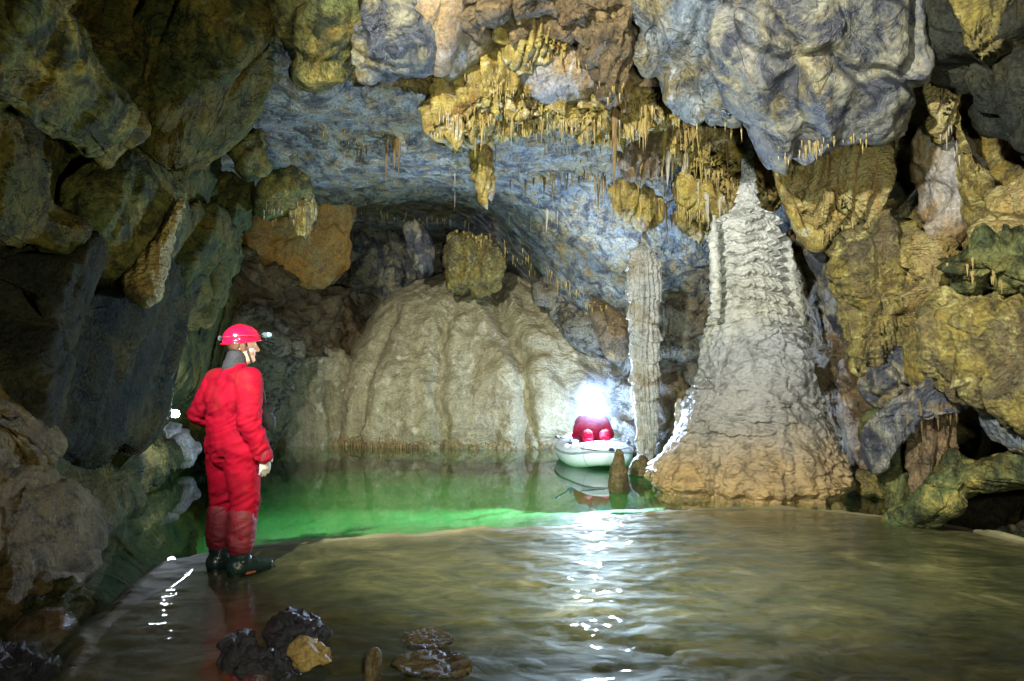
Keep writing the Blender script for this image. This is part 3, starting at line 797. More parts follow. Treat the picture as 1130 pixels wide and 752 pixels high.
mass('rock_mass', 'dark brown ceiling mass above the organ pipe drapery', 'rock', [(512, -30, 6.5), (600, -50, 6.4), (700, -30, 6.4), (696, 30, 6.7), (660, 58, 7.0), (630, 38, 6.9), (600, 20, 6.8), (550, 22, 6.8), (522, 16, 6.7)], 6.7, .35, M['brown'], amp=.14, sc=1.8, facet=0.106, fsc=2, tier=(.08, .2), seed=56)
mass('rock_column', 'brown ribbed rock column between the drapery and the blue block', 'rock', [(636, 50, 7.1), (652, 10, 6.8), (684, -10, 6.6), (694, 40, 6.8), (690, 84, 7.1), (676, 112, 7.3), (658, 96, 7.3)], 6.95, .3, M['brown'], amp=.10, sc=2.4, flute=(.06, .16), seed=57)
mass('rock_mass', 'yellow crusted roof mass right of centre above the dark hanging column', 'flowstone', [(610, 126, 8.1), (648, 104, 7.9), (676, 88, 7.7), (704, 96, 7.7), (722, 116, 7.9), (708, 146, 8.1), (660, 152, 8.2), (624, 146, 8.2)], 7.95, .35, M['ochre'], amp=.25, sc=2.6, facet=0.030, fsc=3.2, flute=(.15, .13), fringe=(14, 5), seed=58)
mass('rock_mass', 'yellow flowstone shelf under the blue grey block with hanging teeth', 'flowstone', [(690, 92, 7.9), (716, 106, 8.0), (745, 128, 8.3), (775, 138, 8.8), (815, 134, 9.3), (848, 146, 9.3), (858, 200, 9.5), (840, 228, 9.5), (810, 226, 9.5), (786, 200, 9.4), (752, 176, 8.9), (716, 150, 8.5)], 8.9, .3, M['ochre'], amp=.24, sc=2.4, facet=0.030, fsc=3, flute=(.19, .16), fringe=(16, 5), seed=59, res=2.0)
mass('drapery', 'brown curtain folds behind the yellow teeth over the pale ceiling', 'drapery', [(686, 146, 8.6), (712, 142, 8.6), (742, 152, 8.6), (744, 190, 8.8), (724, 200, 8.9), (704, 202, 8.9), (690, 188, 8.8)], 8.6, .15, M['brown'], amp=.05, sc=2, flute=(.09, .2), fringe=(8, 5), seed=60)
mass('rock_mass', 'orange ochre rock patch low in the roof behind the big stalagmite tip', 'flowstone', [(742, 186, 8.9), (772, 192, 8.9), (798, 214, 9.0), (812, 240, 9.1), (790, 248, 9.2), (764, 232, 9.1), (746, 212, 9.0)], 9.0, .2, M['ochre'], amp=.10, sc=2.4, flute=(.05, .2), fringe=(10, 6), seed=61)
mass('drapery', 'row of ochre curtains hanging from the lower ceiling ledge', 'drapery', [(676, 206, 9.4), (700, 200, 9.4), (728, 214, 9.5), (734, 236, 9.6), (716, 250, 9.7), (694, 240, 9.6), (682, 228, 9.5)], 9.4, .15, M['ochre'], amp=.06, sc=2, flute=(.08, .17), fringe=(12, 5), seed=62)
mass('drapery', 'ochre fringe mass left of the big stalagmite shoulder', 'drapery', [(748, 236, 9.8), (776, 240, 9.8), (800, 250, 9.9), (796, 268, 10), (774, 264, 10), (756, 256, 9.9)], 9.8, .15, M['ochre'], amp=.06, sc=2, flute=(.06, .12), fringe=(10, 4), seed=63)
mass('stalactite_cluster', 'tall frayed yellow stalactite cluster dropping left of the roof centre', 'stalactite', [(518, 138, 8.6), (536, 136, 8.6), (540, 170, 8.8), (542, 206, 9.0), (530, 214, 9.0), (524, 186, 8.9)], 8.7, .14, M['ochre'], amp=.09, sc=3.2, flute=(.06, .08), fringe=(14, 3), seed=64, back=.3)

# ------------------------------------------------------------------ upper right blocks
mass('rock_block', 'blue grey overhanging block with pale streaks right of the roof centre', 'rock', [(684, -40, 6.3), (760, -50, 6.2), (812, 10, 6.3), (818, 70, 6.5), (814, 124, 6.9), (800, 134, 7.0), (768, 136, 7.1), (740, 116, 7.1), (706, 88, 7.0), (690, 40, 6.7)], 6.5, .5, M['greyblue'], p=3.5, amp=.10, micro=.75, facet=.13, fsc=.75, flute=(.03, .5), grain=(-.45, -.2, -1.0, .22), seed=70)
mass('rock_block', 'huge grey fin shaped block hanging above the big stalagmite', 'rock', [(816, 40, 6.0), (848, 0, 5.8), (900, -50, 5.6), (1010, -50, 5.6), (1044, 20, 5.8), (1036, 90, 5.9), (1008, 146, 6.2), (986, 162, 6.3), (938, 148, 6.3), (900, 158, 6.4), (866, 176, 6.6), (842, 140, 6.5), (818, 90, 6.2)], 6.0, .5, M['greyslab'], it=1, p=3.5, amp=.10, micro=.75, facet=.13, fsc=.75, grain=(.55, -.2, -1.0, .22), seed=71)
mass('drapery', 'golden rippled curtain hanging below the grey fin block', 'drapery', [(856, 176, 7.4), (880, 160, 7.3), (930, 146, 7.1), (962, 152, 7.1), (968, 200, 7.2), (966, 240, 7.3), (940, 250, 7.4), (905, 268, 7.6), (884, 246, 7.6), (866, 212, 7.5)], 7.3, .3, M['gold'], amp=.07, sc=2.2, flute=(.13, .17), fringe=(12, 6), seed=72, res=2)
mass('rock_rib', 'sharp ochre rib along the left edge of the golden curtain', 'rock', [(828, 118, 7.3), (838, 128, 7.2), (866, 184, 7.3), (884, 234, 7.4), (904, 264, 7.5), (892, 262, 7.6), (866, 220, 7.5), (840, 160, 7.4)], 7.3, .12, M['ochre'], amp=.03, sc=3, seed=73, back=.4)
mass('rock_wall', 'dark recess wall between golden curtain and mottled pillar', 'rock', [(950, 140, 8.4), (1000, 130, 8.3), (1040, 150, 8.2), (1036, 230, 8.3), (985, 250, 8.4), (955, 240, 8.5)], 8.3, .1, M['black'], p=3, amp=.08, facet=0.100, seed=74)
mass('rock_pillar', 'mottled mauve and ochre rock pillar on the upper right wall', 'rock', [(1012, 172, 6.9), (1032, 146, 6.7), (1064, 150, 6.6), (1088, 200, 6.6), (1110, 244, 6.6), (1090, 272, 6.8), (1046, 284, 6.9), (1014, 270, 7.0), (1018, 220, 7.0)], 6.7, .35, M['mauve'], amp=.09, sc=1.8, facet=0.080, flute=(.04, .3), seed=75)
mass('rock_rib', 'ochre diagonal flowstone rib over the mottled pillar', 'flowstone', [(1040, 118, 6.3), (1054, 126, 6.2), (1078, 180, 6.2), (1104, 232, 6.2), (1118, 262, 6.3), (1096, 270, 6.5), (1074, 236, 6.5), (1054, 180, 6.5)], 6.3, .18, M['ochrewall'], amp=.05, sc=2, flute=(.05, .12), seed=76, back=.5)
mass('rock_slab', 'black overhanging slab filling the upper right corner', 'rock', [(1010, -50, 6.0), (1100, -60, 5.6), (1220, -40, 5.0), (1220, 190, 5.0), (1136, 214, 5.4), (1110, 190, 5.6), (1076, 130, 5.8), (1042, 60, 6.0)], 5.7, .3, M['black'], p=5, amp=.12, facet=0.218, fsc=.7, seed=77)
mass('drapery', 'ochre flowstone lump hanging at the top right corner', 'drapery', [(1052, -30, 5.4), (1112, -30, 5.2), (1116, 30, 5.2), (1106, 56, 5.3), (1084, 64, 5.4), (1066, 56, 5.4), (1056, 20, 5.4)], 5.25, .22, M['ochrewall'], amp=.05, sc=2, flute=(.05, .14), fringe=(9, 5), seed=78)
mass('drapery', 'narrow pale gold drapery running down beside the black corner slab', 'drapery', [(1024, -20, 6.1), (1044, -30, 6.0), (1060, 0, 6.0), (1058, 80, 6.1), (1046, 124, 6.2), (1036, 150, 6.3), (1028, 110, 6.2)], 6.05, .16, M['gold'], amp=.04, sc=2, flute=(.07, .09), fringe=(12, 3), seed=79, back=.5)

# ------------------------------------------------------------------ right wall
mass('rock_wall', 'dark brown cleft wall right behind the big stalagmite', 'rock', [(858, 262, 10.2), (900, 270, 10), (940, 330, 9.6), (966, 430, 9.2), (974, 520, 9.0), (940, 545, 9.2), (900, 480, 9.8), (872, 360, 10.2)], 9.7, .2, M['brown'], p=3, amp=.14, facet=0.115, flute=(.10, .5), seed=80)
mass('rock_mass', 'purplish grey rock with pointed foot right of the big stalagmite', 'rock', [(892, 268, 8.2), (930, 256, 7.9), (968, 290, 7.7), (972, 350, 7.7), (962, 396, 7.8), (950, 418, 7.9), (926, 378, 8.1), (906, 326, 8.2)], 7.95, .3, M['greyslab'], p=2.4, amp=.07, facet=0.060, seed=81)
mass('flowstone', 'lumpy ochre flowstone cascade on the right wall left of the square hole', 'flowstone', [(920, 282, 7.6), (944, 254, 7.4), (985, 246, 7.2), (1014, 276, 7.1), (1022, 330, 7.1), (1012, 372, 7.2), (986, 392, 7.3), (956, 404, 7.5), (944, 360, 7.6), (932, 322, 7.6)], 7.35, .35, M['ochrewall'], amp=.14, sc=2.2, tier=(.045, .21), flute=(.15, .30), fringe=(10, 8), seed=82, res=2)
mass('flowstone', 'brown ochre flowstone with a square dark hole beside it', 'flowstone', [(1004, 262, 7.0), (1040, 260, 6.8), (1058, 290, 6.7), (1046, 330, 6.7), (1040, 372, 6.8), (1012, 376, 7.0), (998, 330, 7.1)], 6.9, .25, M['gold'], amp=.08, sc=2.2, tier=(.05, .15), facet=0.080, fsc=2, seed=83)
mass('rock_block', 'grey green rock above the black pocket on the right wall', 'rock', [(954, 404, 7.4), (984, 388, 7.2), (1020, 376, 7.0), (1040, 396, 6.9), (1024, 424, 7.0), (1000, 440, 7.2), (984, 456, 7.2), (960, 448, 7.4), (950, 430, 7.5)], 7.15, .25, M['greyslab'], amp=.07, facet=0.060, fsc=1.5, seed=84)
mass('rock_block', 'ochre square block between the pocket and the big yellow flowstone', 'rock', [(998, 372, 6.7), (1030, 358, 6.6), (1046, 376, 6.5), (1048, 406, 6.5), (1024, 426, 6.6), (1008, 414, 6.7)], 6.6, .2, M['ochrewall'], p=3, amp=.06, facet=0.050, seed=85)
mass('flowstone', 'big bright yellow flowstone apron at the right edge', 'flowstone', [(1042, 334, 5.9), (1090, 326, 5.7), (1220, 318, 5.1), (1220, 500, 5.0), (1150, 476, 5.3), (1100, 440, 5.6), (1060, 404, 5.9), (1046, 386, 6.0)], 5.55, .4, M['ochrewall'], p=3, amp=.13, sc=2.4, facet=0.050, fsc=1.5, tier=(.03, .3), flute=(.15, .40), seed=86, res=2)
mass('flowstone', 'dark green overhang with ochre drips at the right edge above the yellow apron', 'flowstone', [(1042, 290, 5.9), (1080, 268, 5.7), (1130, 254, 5.4), (1220, 250, 5.0), (1220, 322, 5.0), (1120, 326, 5.5), (1066, 326, 5.8), (1046, 316, 5.9)], 5.55, .45, M['olive_l'], amp=.09, sc=1.8, facet=0.106, fsc=1.6, flute=(.05, .3), seed=87)
mass('rock_mass', 'ochre and grey rock at the right edge under the black corner slab', 'rock', [(1086, 226, 6.0), (1116, 210, 5.8), (1220, 190, 5.3), (1220, 262, 5.3), (1130, 262, 5.7), (1098, 272, 5.9)], 5.7, .25, M['gold'], amp=.09, sc=1.8, facet=0.100, seed=88)
mass('rock_ledge', 'grey umbrella ledge with brown dripping fringe above the right water edge', 'flowstone', [(958, 486, 6.9), (964, 462, 6.8), (1000, 440, 6.6), (1044, 402, 6.4), (1070, 412, 6.2), (1078, 440, 6.2), (1062, 456, 6.2), (1040, 454, 6.2), (1012, 468, 6.4), (988, 490, 6.6), (976, 520, 6.8), (962, 512, 6.9)], 6.45, .25, M['greyslab'], amp=.05, sc=2, flute=(.04, .12), fringe=(14, 4), seed=89, back=.9)
mass('drapery', 'brown hanging drapery strands under the grey umbrella ledge', 'drapery', [(1000, 452, 6.6), (1030, 446, 6.5), (1052, 450, 6.4), (1056, 480, 6.4), (1046, 540, 6.5), (1024, 566, 6.6), (1014, 540, 6.6), (1008, 500, 6.6)], 6.5, .16, M['brown'], amp=.05, sc=2.4, flute=(.09, .11), fringe=(12, 4), seed=90, back=.3)
mass('rock_wall', 'grey blue slab dipping under the yellow apron at the right edge', 'rock', [(1058, 402, 5.9), (1090, 420, 5.8), (1150, 470, 5.4), (1220, 500, 5.0), (1220, 560, 5.0), (1120, 500, 5.6), (1084, 472, 5.9)], 5.7, .15, M['greyblue'], p=3, amp=.06, facet=0.060, seed=91)
mass('rock_rib', 'thin yellow rib along the top of the grey blue right slab', 'rock', [(1052, 400, 5.75), (1062, 400, 5.7), (1100, 428, 5.5), (1160, 470, 5.1), (1160, 482, 5.1), (1096, 440, 5.5)], 5.5, .06, M['ochre'], amp=.015, sc=3, seed=92, back=.25)
mass('rock_arch', 'dark arch shaped rock standing in the water at the lower right', 'rock', [(996, 572, 6.6), (1020, 560, 6.5), (1036, 530, 6.4), (1052, 498, 6.3), (1062, 496, 6.2), (1072, 512, 6.1), (1120, 490, 5.8), (1220, 470, 5.2), (1220, 548, 5.1), (1130, 540, 5.7), (1092, 546, 6.0), (1066, 540, 6.2), (1048, 556, 6.3), (1040, 580, 6.4), (1010, 580, 6.6)], 6.0, .25, M['olive_l'], center=(1066, 526, 6.1), it=2, p=3, amp=.06, sc=2, facet=0.050, seed=93, back=.6)
mass('rock_wall', 'dark rock wall at the right edge behind the arch', 'rock', [(1060, 520, 7.2), (1120, 490, 6.8), (1240, 480, 6.0), (1240, 640, 5.6), (1130, 600, 6.2), (1080, 590, 6.9), (1050, 570, 7.2)], 6.8, .15, M['black'], p=3, amp=.1, facet=0.100, seed=94)
mass('boulder', 'low ochre edged boulder in the water right of the big stalagmite', 'boulder', [(944, 528, 8.4), (966, 520, 8.3), (1000, 520, 8.0), (1014, 534, 7.9), (1008, 546, 7.9), (972, 550, 8.0), (950, 546, 8.2)], 8.1, .25, M['ochrewall'], amp=.06, sc=2.4, facet=0.050, fsc=2, seed=95)
mass('rock_pillar', 'greenish rock leg beneath the grey umbrella ledge', 'rock', [(960, 470, 7.2), (990, 466, 7.1), (1016, 476, 7.0), (1020, 530, 7.0), (1010, 568, 6.9), (992, 566, 7.0), (976, 530, 7.1)], 7.1, .2, M['olive_l'], amp=.08, sc=1.8, facet=0.080, seed=96)

# right background behind the column
mass('rock_wall', 'brown grey rock wall between slender column and big stalagmite', 'rock', [(690, 300, 12.6), (740, 300, 12.4), (800, 300, 12.2), (800, 420, 11.8), (800, 520, 11.6), (730, 520, 12), (680, 510, 12.6), (676, 420, 12.8)], 12.3, .35, M['backrock'], p=3, amp=.16, sc=1.4, facet=0.145, fsc=1.2, seed=97)
mass('rock_mass', 'brown rounded rock foot behind the slender column at the water', 'rock', [(720, 420, 11.6), (744, 416, 11.5), (764, 450, 11.4), (760, 500, 11.2), (724, 512, 11.3), (714, 470, 11.5)], 11.4, .3, M['brown'], amp=.10, sc=1.6, facet=0.106, seed=98)


# ------------------------------------------------------------------ the rock behind the rocks: rough wall skins that follow the blocks in front of them
def skin(px0, px1, py0, py1, ctrl, mat, nx=260, ny=220, amp=.3, off=.10, grain=None):
    ctrl = np.array(ctrl, float)
    gx, gy = np.meshgrid(np.linspace(px0, px1, nx), np.linspace(py0, py1, ny))
    gx = gx.ravel(); gy = gy.ravel()
    er_ = sstep(px1 - 60, px1, gx) * (px1 < 800); el_ = sstep(px0 + 60, px0, gx) * (px0 > 300)
    jn_ = 26 * fbm(np.stack([gy * .022, gx * 0 + px1 * .1, gx * 0], 1), 4)
    gx = gx + jn_ * (er_ + el_) - 6 * er_ + 6 * el_
    edge_ = er_ + el_
    wsum = 0; dsum = 0
    for cx_, cy_, cd in ctrl:
        w_ = 1 / ((gx - cx_) ** 2 + (gy - cy_) ** 2 + 900) ** 1.6
        wsum = wsum + w_; dsum = dsum + w_ * cd
    dep = dsum / wsum + off + 1.1 * edge_ ** 3
    x = (gx - 565.0) / FPX; y = (376.0 - gy) / FPX
    c, s_ = math.cos(PITCH), math.sin(PITCH)
    rr_ = np.stack([x, c - y * s_, s_ + y * c], 1)
    v = CAM + rr_ * (dep / rr_[:, 1])[:, None]
    u = rr_ / np.linalg.norm(rr_, axis=1)[:, None]
    v0 = v.copy()
    if grain is not None:
        ga = np.array(grain[:3], float); ga /= np.linalg.norm(ga)
        v = v - np.outer(v @ ga, ga) * (1 - grain[3])
    w_ = np.stack([pn(v * .8), pn(v * .8 + 5), pn(v * .8 + 11)], 1) * .4
    v = v0 + u * (amp * (1.5 * facets((v + w_) * .75) + .35 * facets((v + w_) * 2.1 + 3) + .5 * fbm(v * 1.5, 5)))[:, None]
    ob = link_mesh('cave_wall', v, grid_quads(ny, nx), mat)
    ob['kind'] = 'structure'


skin(-160, 262, -70, 500, [(-100, 0, 4.4), (30, 60, 5.2), (100, 20, 6.1), (150, 100, 6.3), (230, 50, 6.7), (300, 60, 7.2), (250, 170, 8.0), (0, 200, 5.2), (120, 220, 6.5), (200, 250, 7.6), (262, 260, 10), (-100, 350, 4.8), (60, 350, 6.2), (150, 400, 8.2), (190, 400, 9.4), (210, 470, 10.8), (262, 400, 12.3), (60, 480, 6.3), (-100, 500, 4.4), (262, 330, 11.2)], M['olive'], off=-.10, grain=(-.42, -.3, -1.0, .28))
skin(-160, 215, 470, 720, [(-100, 500, 4.5), (40, 500, 5.8), (120, 500, 8), (200, 500, 10.4), (60, 600, 5.3), (110, 590, 6.3), (-100, 700, 3.7), (60, 690, 4.2), (90, 660, 4.6), (160, 545, 8.2), (215, 515, 10.4)], M['olive'], amp=.12, off=.15)
skin(878, 1260, -70, 640, [(880, 60, 7), (950, 20, 6.6), (1060, 40, 6.0), (1180, 60, 5.3), (880, 200, 8.2), (960, 200, 8.4), (1000, 190, 8.3), (1050, 200, 6.9), (1120, 240, 6.0), (1230, 240, 5.3), (905, 300, 11.0), (950, 320, 7.9), (1010, 320, 7.3), (1090, 300, 6.0), (1230, 380, 5.2), (925, 400, 11.0), (900, 350, 11.5), (990, 410, 7.4), (1080, 400, 6.2), (935, 480, 10.6), (1000, 500, 8.4), (1060, 500, 7.2), (1150, 560, 6.6), (890, 560, 9.8), (1230, 620, 5.8)], M['ochrewall'], off=-.06)
skin(372, 760, -70, 96, [(380, 0, 7.0), (460, 0, 6.9), (560, 0, 6.9), (660, 0, 6.9), (740, 0, 6.8), (400, 80, 7.7), (480, 96, 7.9), (560, 80, 7.7), (640, 96, 7.8), (740, 96, 7.5)], M['brown'], amp=.2, off=.05, ny=120)

# ------------------------------------------------------------------ columns and stalagmites (turned shapes)
def turned(name, prof, d, mat, depth=1.0, na=200, nz=260, fn=None, parent=None, seed=0, lean=0.0):
    """prof: (py, left px, right px) from top to bottom, at distance d"""
    prof = np.array(prof, float)
    pyv = np.linspace(prof[0, 0], prof[-1, 0], nz)
    # smooth interpolation
    l = np.interp(pyv, prof[:, 0], prof[:, 1]); r = np.interp(pyv, prof[:, 0], prof[:, 2])
    kn = max(3, nz // 75) | 1
    kk = np.hanning(kn + 2)[1:-1]; kk /= kk.sum()
    l = np.convolve(np.pad(l, kn // 2, 'edge'), kk, 'valid'); r = np.convolve(np.pad(r, kn // 2, 'edge'), kk, 'valid')
    th = np.linspace(0, 2 * math.pi, na, endpoint=False)
    rows, rads = [], []
    for k in range(nz):
        a_, b_ = P(l[k], pyv[k], d), P(r[k], pyv[k], d)
        c = (a_ + b_) / 2; rad = max(.004, (b_[0] - a_[0]) / 2)
        rows.append(np.stack([c[0] + rad * np.cos(th), c[1] + rad * depth * np.sin(th), np.full(na, c[2])], 1))
        rads.append(np.full(na, rad))
    v = np.vstack(rows); rads = np.concatenate(rads)
    thv = np.tile(th, nz)
    q = grid_quads(nz, na, True)[:, ::-1]
    v0 = v.copy()
    c0 = len(v)
    v = np.vstack([v, v[:na].mean(0), v[-na:].mean(0)])
    k = np.arange(na); k2 = (k + 1) % na
    q = np.vstack([q, np.stack([np.full(na, c0), k, k2, k2], 1), np.stack([np.full(na, c0 + 1), (nz - 1) * na + k2, (nz - 1) * na + k, (nz - 1) * na + k], 1)])
    if fn is not None:
        radial = np.stack([np.cos(thv), np.sin(thv), thv * 0], 1)
        dv = fn(v0 + seed, thv, v0[:, 2], rads)
        v[:c0] = v0 + radial * dv[:, None]
    return link_mesh(name, v, q, mat, parent)


def stal_fn(p, th, z, rad):
    cs = np.stack([np.cos(th), np.sin(th), th * 0], 1)
    zz = np.stack([th * 0, th * 0, z], 1)
    fl = np.abs(np.sin(th * 21 + 3.5 * pn(cs * 2.6 + zz * .8))) * (.5 + pn(cs * 6 + zz * 2))
    tz = z / .15 + .75 * pn(cs * 1.1 + zz * 1.2) + .35 * pn(cs * 3.5 + zz * 2.0) + .16 * fl + .10 * pn(cs * 26 + zz * 3)
    fr = tz - np.floor(tz)
    up = sstep(2.25, 2.55, z)                         # tiered upper part
    mid = 1 - up
    a = np.minimum(.085, rad * .30)
    step = sstep(0, .15, fr) * (1 - fr) ** .6
    dsp = up * (a * 1.25 * (step - .5) + a * .55 * fl * (1 - fr) + a * .35 * fbm(p * 4, 4))
    w = p + .25 * np.stack([pn(p * 1.4), pn(p * 1.4 + 5), pn(p * 1.4 + 9)], 1)
    lump = .075 * fbm(w * 1.9, 5) + .045 * (ridge(w * np.array([3.4, 3.4, 4.6]), 4) - .6)
    f1, f2, cv = worley(w * np.array([8, 8, 9.5]))
    coral = .045 * (.5 - f1) * (.5 + sstep(-.2, .3, pn(w * 1.3 + 4)))
    band = sstep(.05, .35, pn(w * np.array([1, 1, 1.7]) + 9))       # belts of hanging crust
    dsp += mid * (lump + coral + .075 * band * (step - .3) + .04 * band * fl)
    base = sstep(.75, .2, z)
    fl2 = np.abs(np.sin(th * 19 + 7 * pn(cs * 2.2 + zz * .5)))
    dsp += base * (.07 * (fl2 - .5) * (.5 + pn(cs * 3)) + .13 * fbm(p * 2.0, 4))
    dsp -= .14 * sstep(.12, .0, z) * (1 + pn(cs * 7))   # undercut at the waterline
    return dsp


great = empty('giant_stalagmite', P(825, 540, 8.6), 0, 'giant tiered white topped stalagmite rising from the pool to the roof', 'stalagmite')
part_of(great, turned, 'trunk', [(128, 823, 827), (160, 820, 830), (188, 819, 831), (205, 817, 833), (218, 814, 835), (227, 812, 836), (233, 809, 838), (237, 802, 842), (240, 797, 850), (246, 794, 855), (262, 793, 857), (300, 792, 860), (332, 791, 864), (346, 788, 870), (372, 782, 880), (400, 775, 890), (430, 766, 898), (460, 755, 908), (490, 742, 918), (515, 729, 926), (535, 722, 931), (552, 720, 934)],
        8.75, M['stalagmite'], 1.0, 420, 520, stal_fn)
part_of(great, turned, 'side_spire', [(238, 787, 789), (250, 785, 791), (268, 784, 792), (300, 784, 794), (330, 785, 795), (352, 788, 794)], 8.35, M['stalagmite'], 1.0, 80, 140, lambda p, th, z, rad: .02 * fbm(p * 6, 4) + .02 * np.abs(np.sin(z * 24 + 2 * pn(p * 2))))
part_of(great, turned, 'side_spire', [(258, 862, 866), (276, 858, 872), (310, 858, 880), (345, 858, 886), (380, 860, 892)], 8.75, M['stalagmite'], 1.0, 80, 120, lambda p, th, z, rad: .03 * fbm(p * 5, 4) + .03 * np.abs(np.sin(z * 20 + 2 * pn(p * 2))))
for (pts, dd_) in (([(488, 742, 800), (505, 730, 820), (520, 722, 830), (552, 720, 834)], 8.15), ([(478, 800, 880), (500, 790, 900), (525, 786, 915), (552, 784, 920)], 8.05), ([(430, 772, 812), (450, 764, 828), (480, 760, 840), (510, 756, 846)], 8.2)):
    part_of(great, turned, 'skirt_lobe', pts, dd_ + .25, M['stalagmite'], .7, 200, 120, lambda p, th, z, rad: .06 * fbm(p * 3, 4) + .05 * (np.abs(np.sin(th * 9 + 7 * pn(p * 1.7))) - .5) + .05 * (.5 - worley(p * 8)[0]) - .1 * sstep(.1, 0, z), seed=dd_)


def col_fn(p, th, z, rad):
    fl = np.abs(np.sin(th * 9 + 2 * pn(np.stack([np.cos(th) * 2, np.sin(th) * 2, z * .9], 1))))
    tz = z / .33 + .8 * pn(p * 1.5)
    fr = tz - np.floor(tz)
    return np.minimum(rad * .4, .06) * (.7 * (fl - .5) + .7 * ((1 - fr) ** 1.5 - .3) + .9 * fbm(p * 4.5, 4))


colm = empty('slender_column', P(712, 512, 10.2), 0, 'slender pale stalactite column reaching the pool beside the white boat', 'column')
part_of(colm, turned, 'shaft', [(252, 709, 713), (270, 708, 714), (274, 703, 718), (279, 698, 723), (288, 695, 726), (300, 694, 727), (330, 694, 728), (380, 696, 726), (430, 699, 725), (460, 703, 725), (480, 709, 724), (498, 713, 722), (508, 716, 720)], 10.2, M['column'], 1.0, 140, 360, col_fn)
part_of(colm, turned, 'strand', [(400, 698, 706), (440, 700, 711), (470, 702, 712), (500, 703, 711), (516, 703, 710)], 10.15, M['column'], 1.0, 70, 160, col_fn, seed=3)
tag(turned('stalagmite', [(495, 681, 684), (500, 678, 688), (508, 677, 689), (512, 675, 689), (518, 673, 692), (530, 671, 693), (542, 669, 695)], 8.9, M['tan'], 1.0, 70, 90, lambda p, th, z, rad: rad * .18 * fbm(p * 9, 4)), 'bottle shaped brown stalagmite in the water in front of the boat', 'stalagmite')
tag(turned('stalagmite', [(502, 704, 710), (507, 699, 716), (514, 696, 720), (524, 694, 724)], 9.8, M['tan'], 1.0, 90, 70, lambda p, th, z, rad: rad * .2 * fbm(p * 6, 4)), 'low brown stalagmite stump under the foot of the slender column', 'stalagmite')
tag(turned('stalagmite', [(440, 748, 752), (446, 745, 755), (460, 745, 756), (475, 744, 757), (500, 742, 760)], 9.2, M['column'], 1.0, 60, 90, lambda p, th, z, rad: rad * .2 * fbm(p * 7, 4) + rad * .1 * np.sin(z * 50)), 'small pale stalagmite between slender column and giant stalagmite', 'stalagmite')
mass('boulder', 'ochre crusted rock at the pool edge left of the giant stalagmite', 'boulder', [(722, 520, 8.9), (740, 490, 9.0), (760, 478, 9.0), (786, 490, 8.9), (790, 540, 8.6), (740, 544, 8.6), (716, 534, 8.8)], 8.85, .3, M['ochrewall'], amp=.08, sc=2.6, facet=0.050, fsc=3, flute=(.05, .12), seed=99)

# ------------------------------------------------------------------ stalactites
def stal_mesh(name, seed, frayed=0.0):
    na, nz = 14, 22
    th = np.linspace(0, 2 * math.pi, na, endpoint=False)
    r_ = np.random.default_rng(seed)
    rows = []
    ph = r_.random(4) * 6
    for k in range(nz):
        t_ = k / (nz - 1)
        rad = .5 * ((1 - t_) ** (.8 + .5 * r_.random() * .2)) * (1 + .10 * math.sin(t_ * 23 + ph[0])) + .02
        c = np.array([.10 * math.sin(t_ * 3 + ph[1]) * t_, .10 * math.sin(t_ * 2.6 + ph[2]) * t_, -t_])
        f = 1 + .16 * np.sin(th * 3 + ph[3]) + .08 * np.sin(th * 7 + t_ * 5)
        rows.append(np.stack([c[0] + rad * f * np.cos(th), c[1] + rad * f * np.sin(th), np.full(na, c[2])], 1))
    v = np.vstack(rows)
    q = grid_quads(nz, na, True)
    v = np.vstack([v, [[0, 0, .02]], v[-na:].mean(0)[None] - [0, 0, .02]])
    k = np.arange(na); k2 = (k + 1) % na
    q = np.vstack([q, np.stack([np.full(na, nz * na), k2, k, k], 1), np.stack([np.full(na, nz * na + 1), (nz - 1) * na + k, (nz - 1) * na + k2, (nz - 1) * na + k2], 1)])
    return v, q


protos = {}
for key in ('st_yellow', 'st_white', 'st_brown'):
    for s_ in range(5):
        v, q = stal_mesh('stalactite', s_)
        o = link_mesh('stalactite', v, q[:, ::-1] if False else q, M[key], base=False)
        protos[(key, s_)] = [o, False]

bpy.context.view_layer.update()
dg = bpy.context.evaluated_depsgraph_get()


def cast(px, py):
    r_ = ray(px, py)
    r_ = r_ / np.linalg.norm(r_)
    ok, loc, nor, idx, ob, _ = scene.ray_cast(dg, Vector(CAM), Vector(r_))
    return (np.array(loc) if ok else P(px, py, 9)), (ob.name if ok else '')


pending = []


def hang(px, py, length_px, width_px, key, label, group, maxd=16, mind=0):
    pos, hit = cast(px, py)
    if pos[1] > maxd or pos[1] < mind or 'stalactite' in hit: return
    if any(k in hit for k in ('stalagmite', 'trunk', 'spire', 'shaft')): return
    sc_ = pos[1] / FPX
    pending.append((pos, length_px * sc_, width_px * sc_, key, label, group))


def row(pts, n, lmin, lmax, wmin, wmax, key, label, group, jx=3, jy=4, maxd=16, alt=None):
    pts = np.array(pts, float)
    s_ = np.concatenate([[0], np.cumsum(np.linalg.norm(np.diff(pts, axis=0), axis=1))])
    for k in range(int(n * .70)):
        t_ = random.random() * s_[-1]
        x = np.interp(t_, s_, pts[:, 0]) + random.gauss(0, jx); y = np.interp(t_, s_, pts[:, 1]) + random.gauss(0, jy)
        l_ = lmin + (lmax - lmin) * random.random() ** 2
        kk_ = alt[0] if alt and random.random() < alt[1] else key
        hang(x, y, l_, (wmin + (wmax - wmin) * random.random()) * .72 * (.6 + .4 * l_ / lmax), kk_, label, group, maxd)


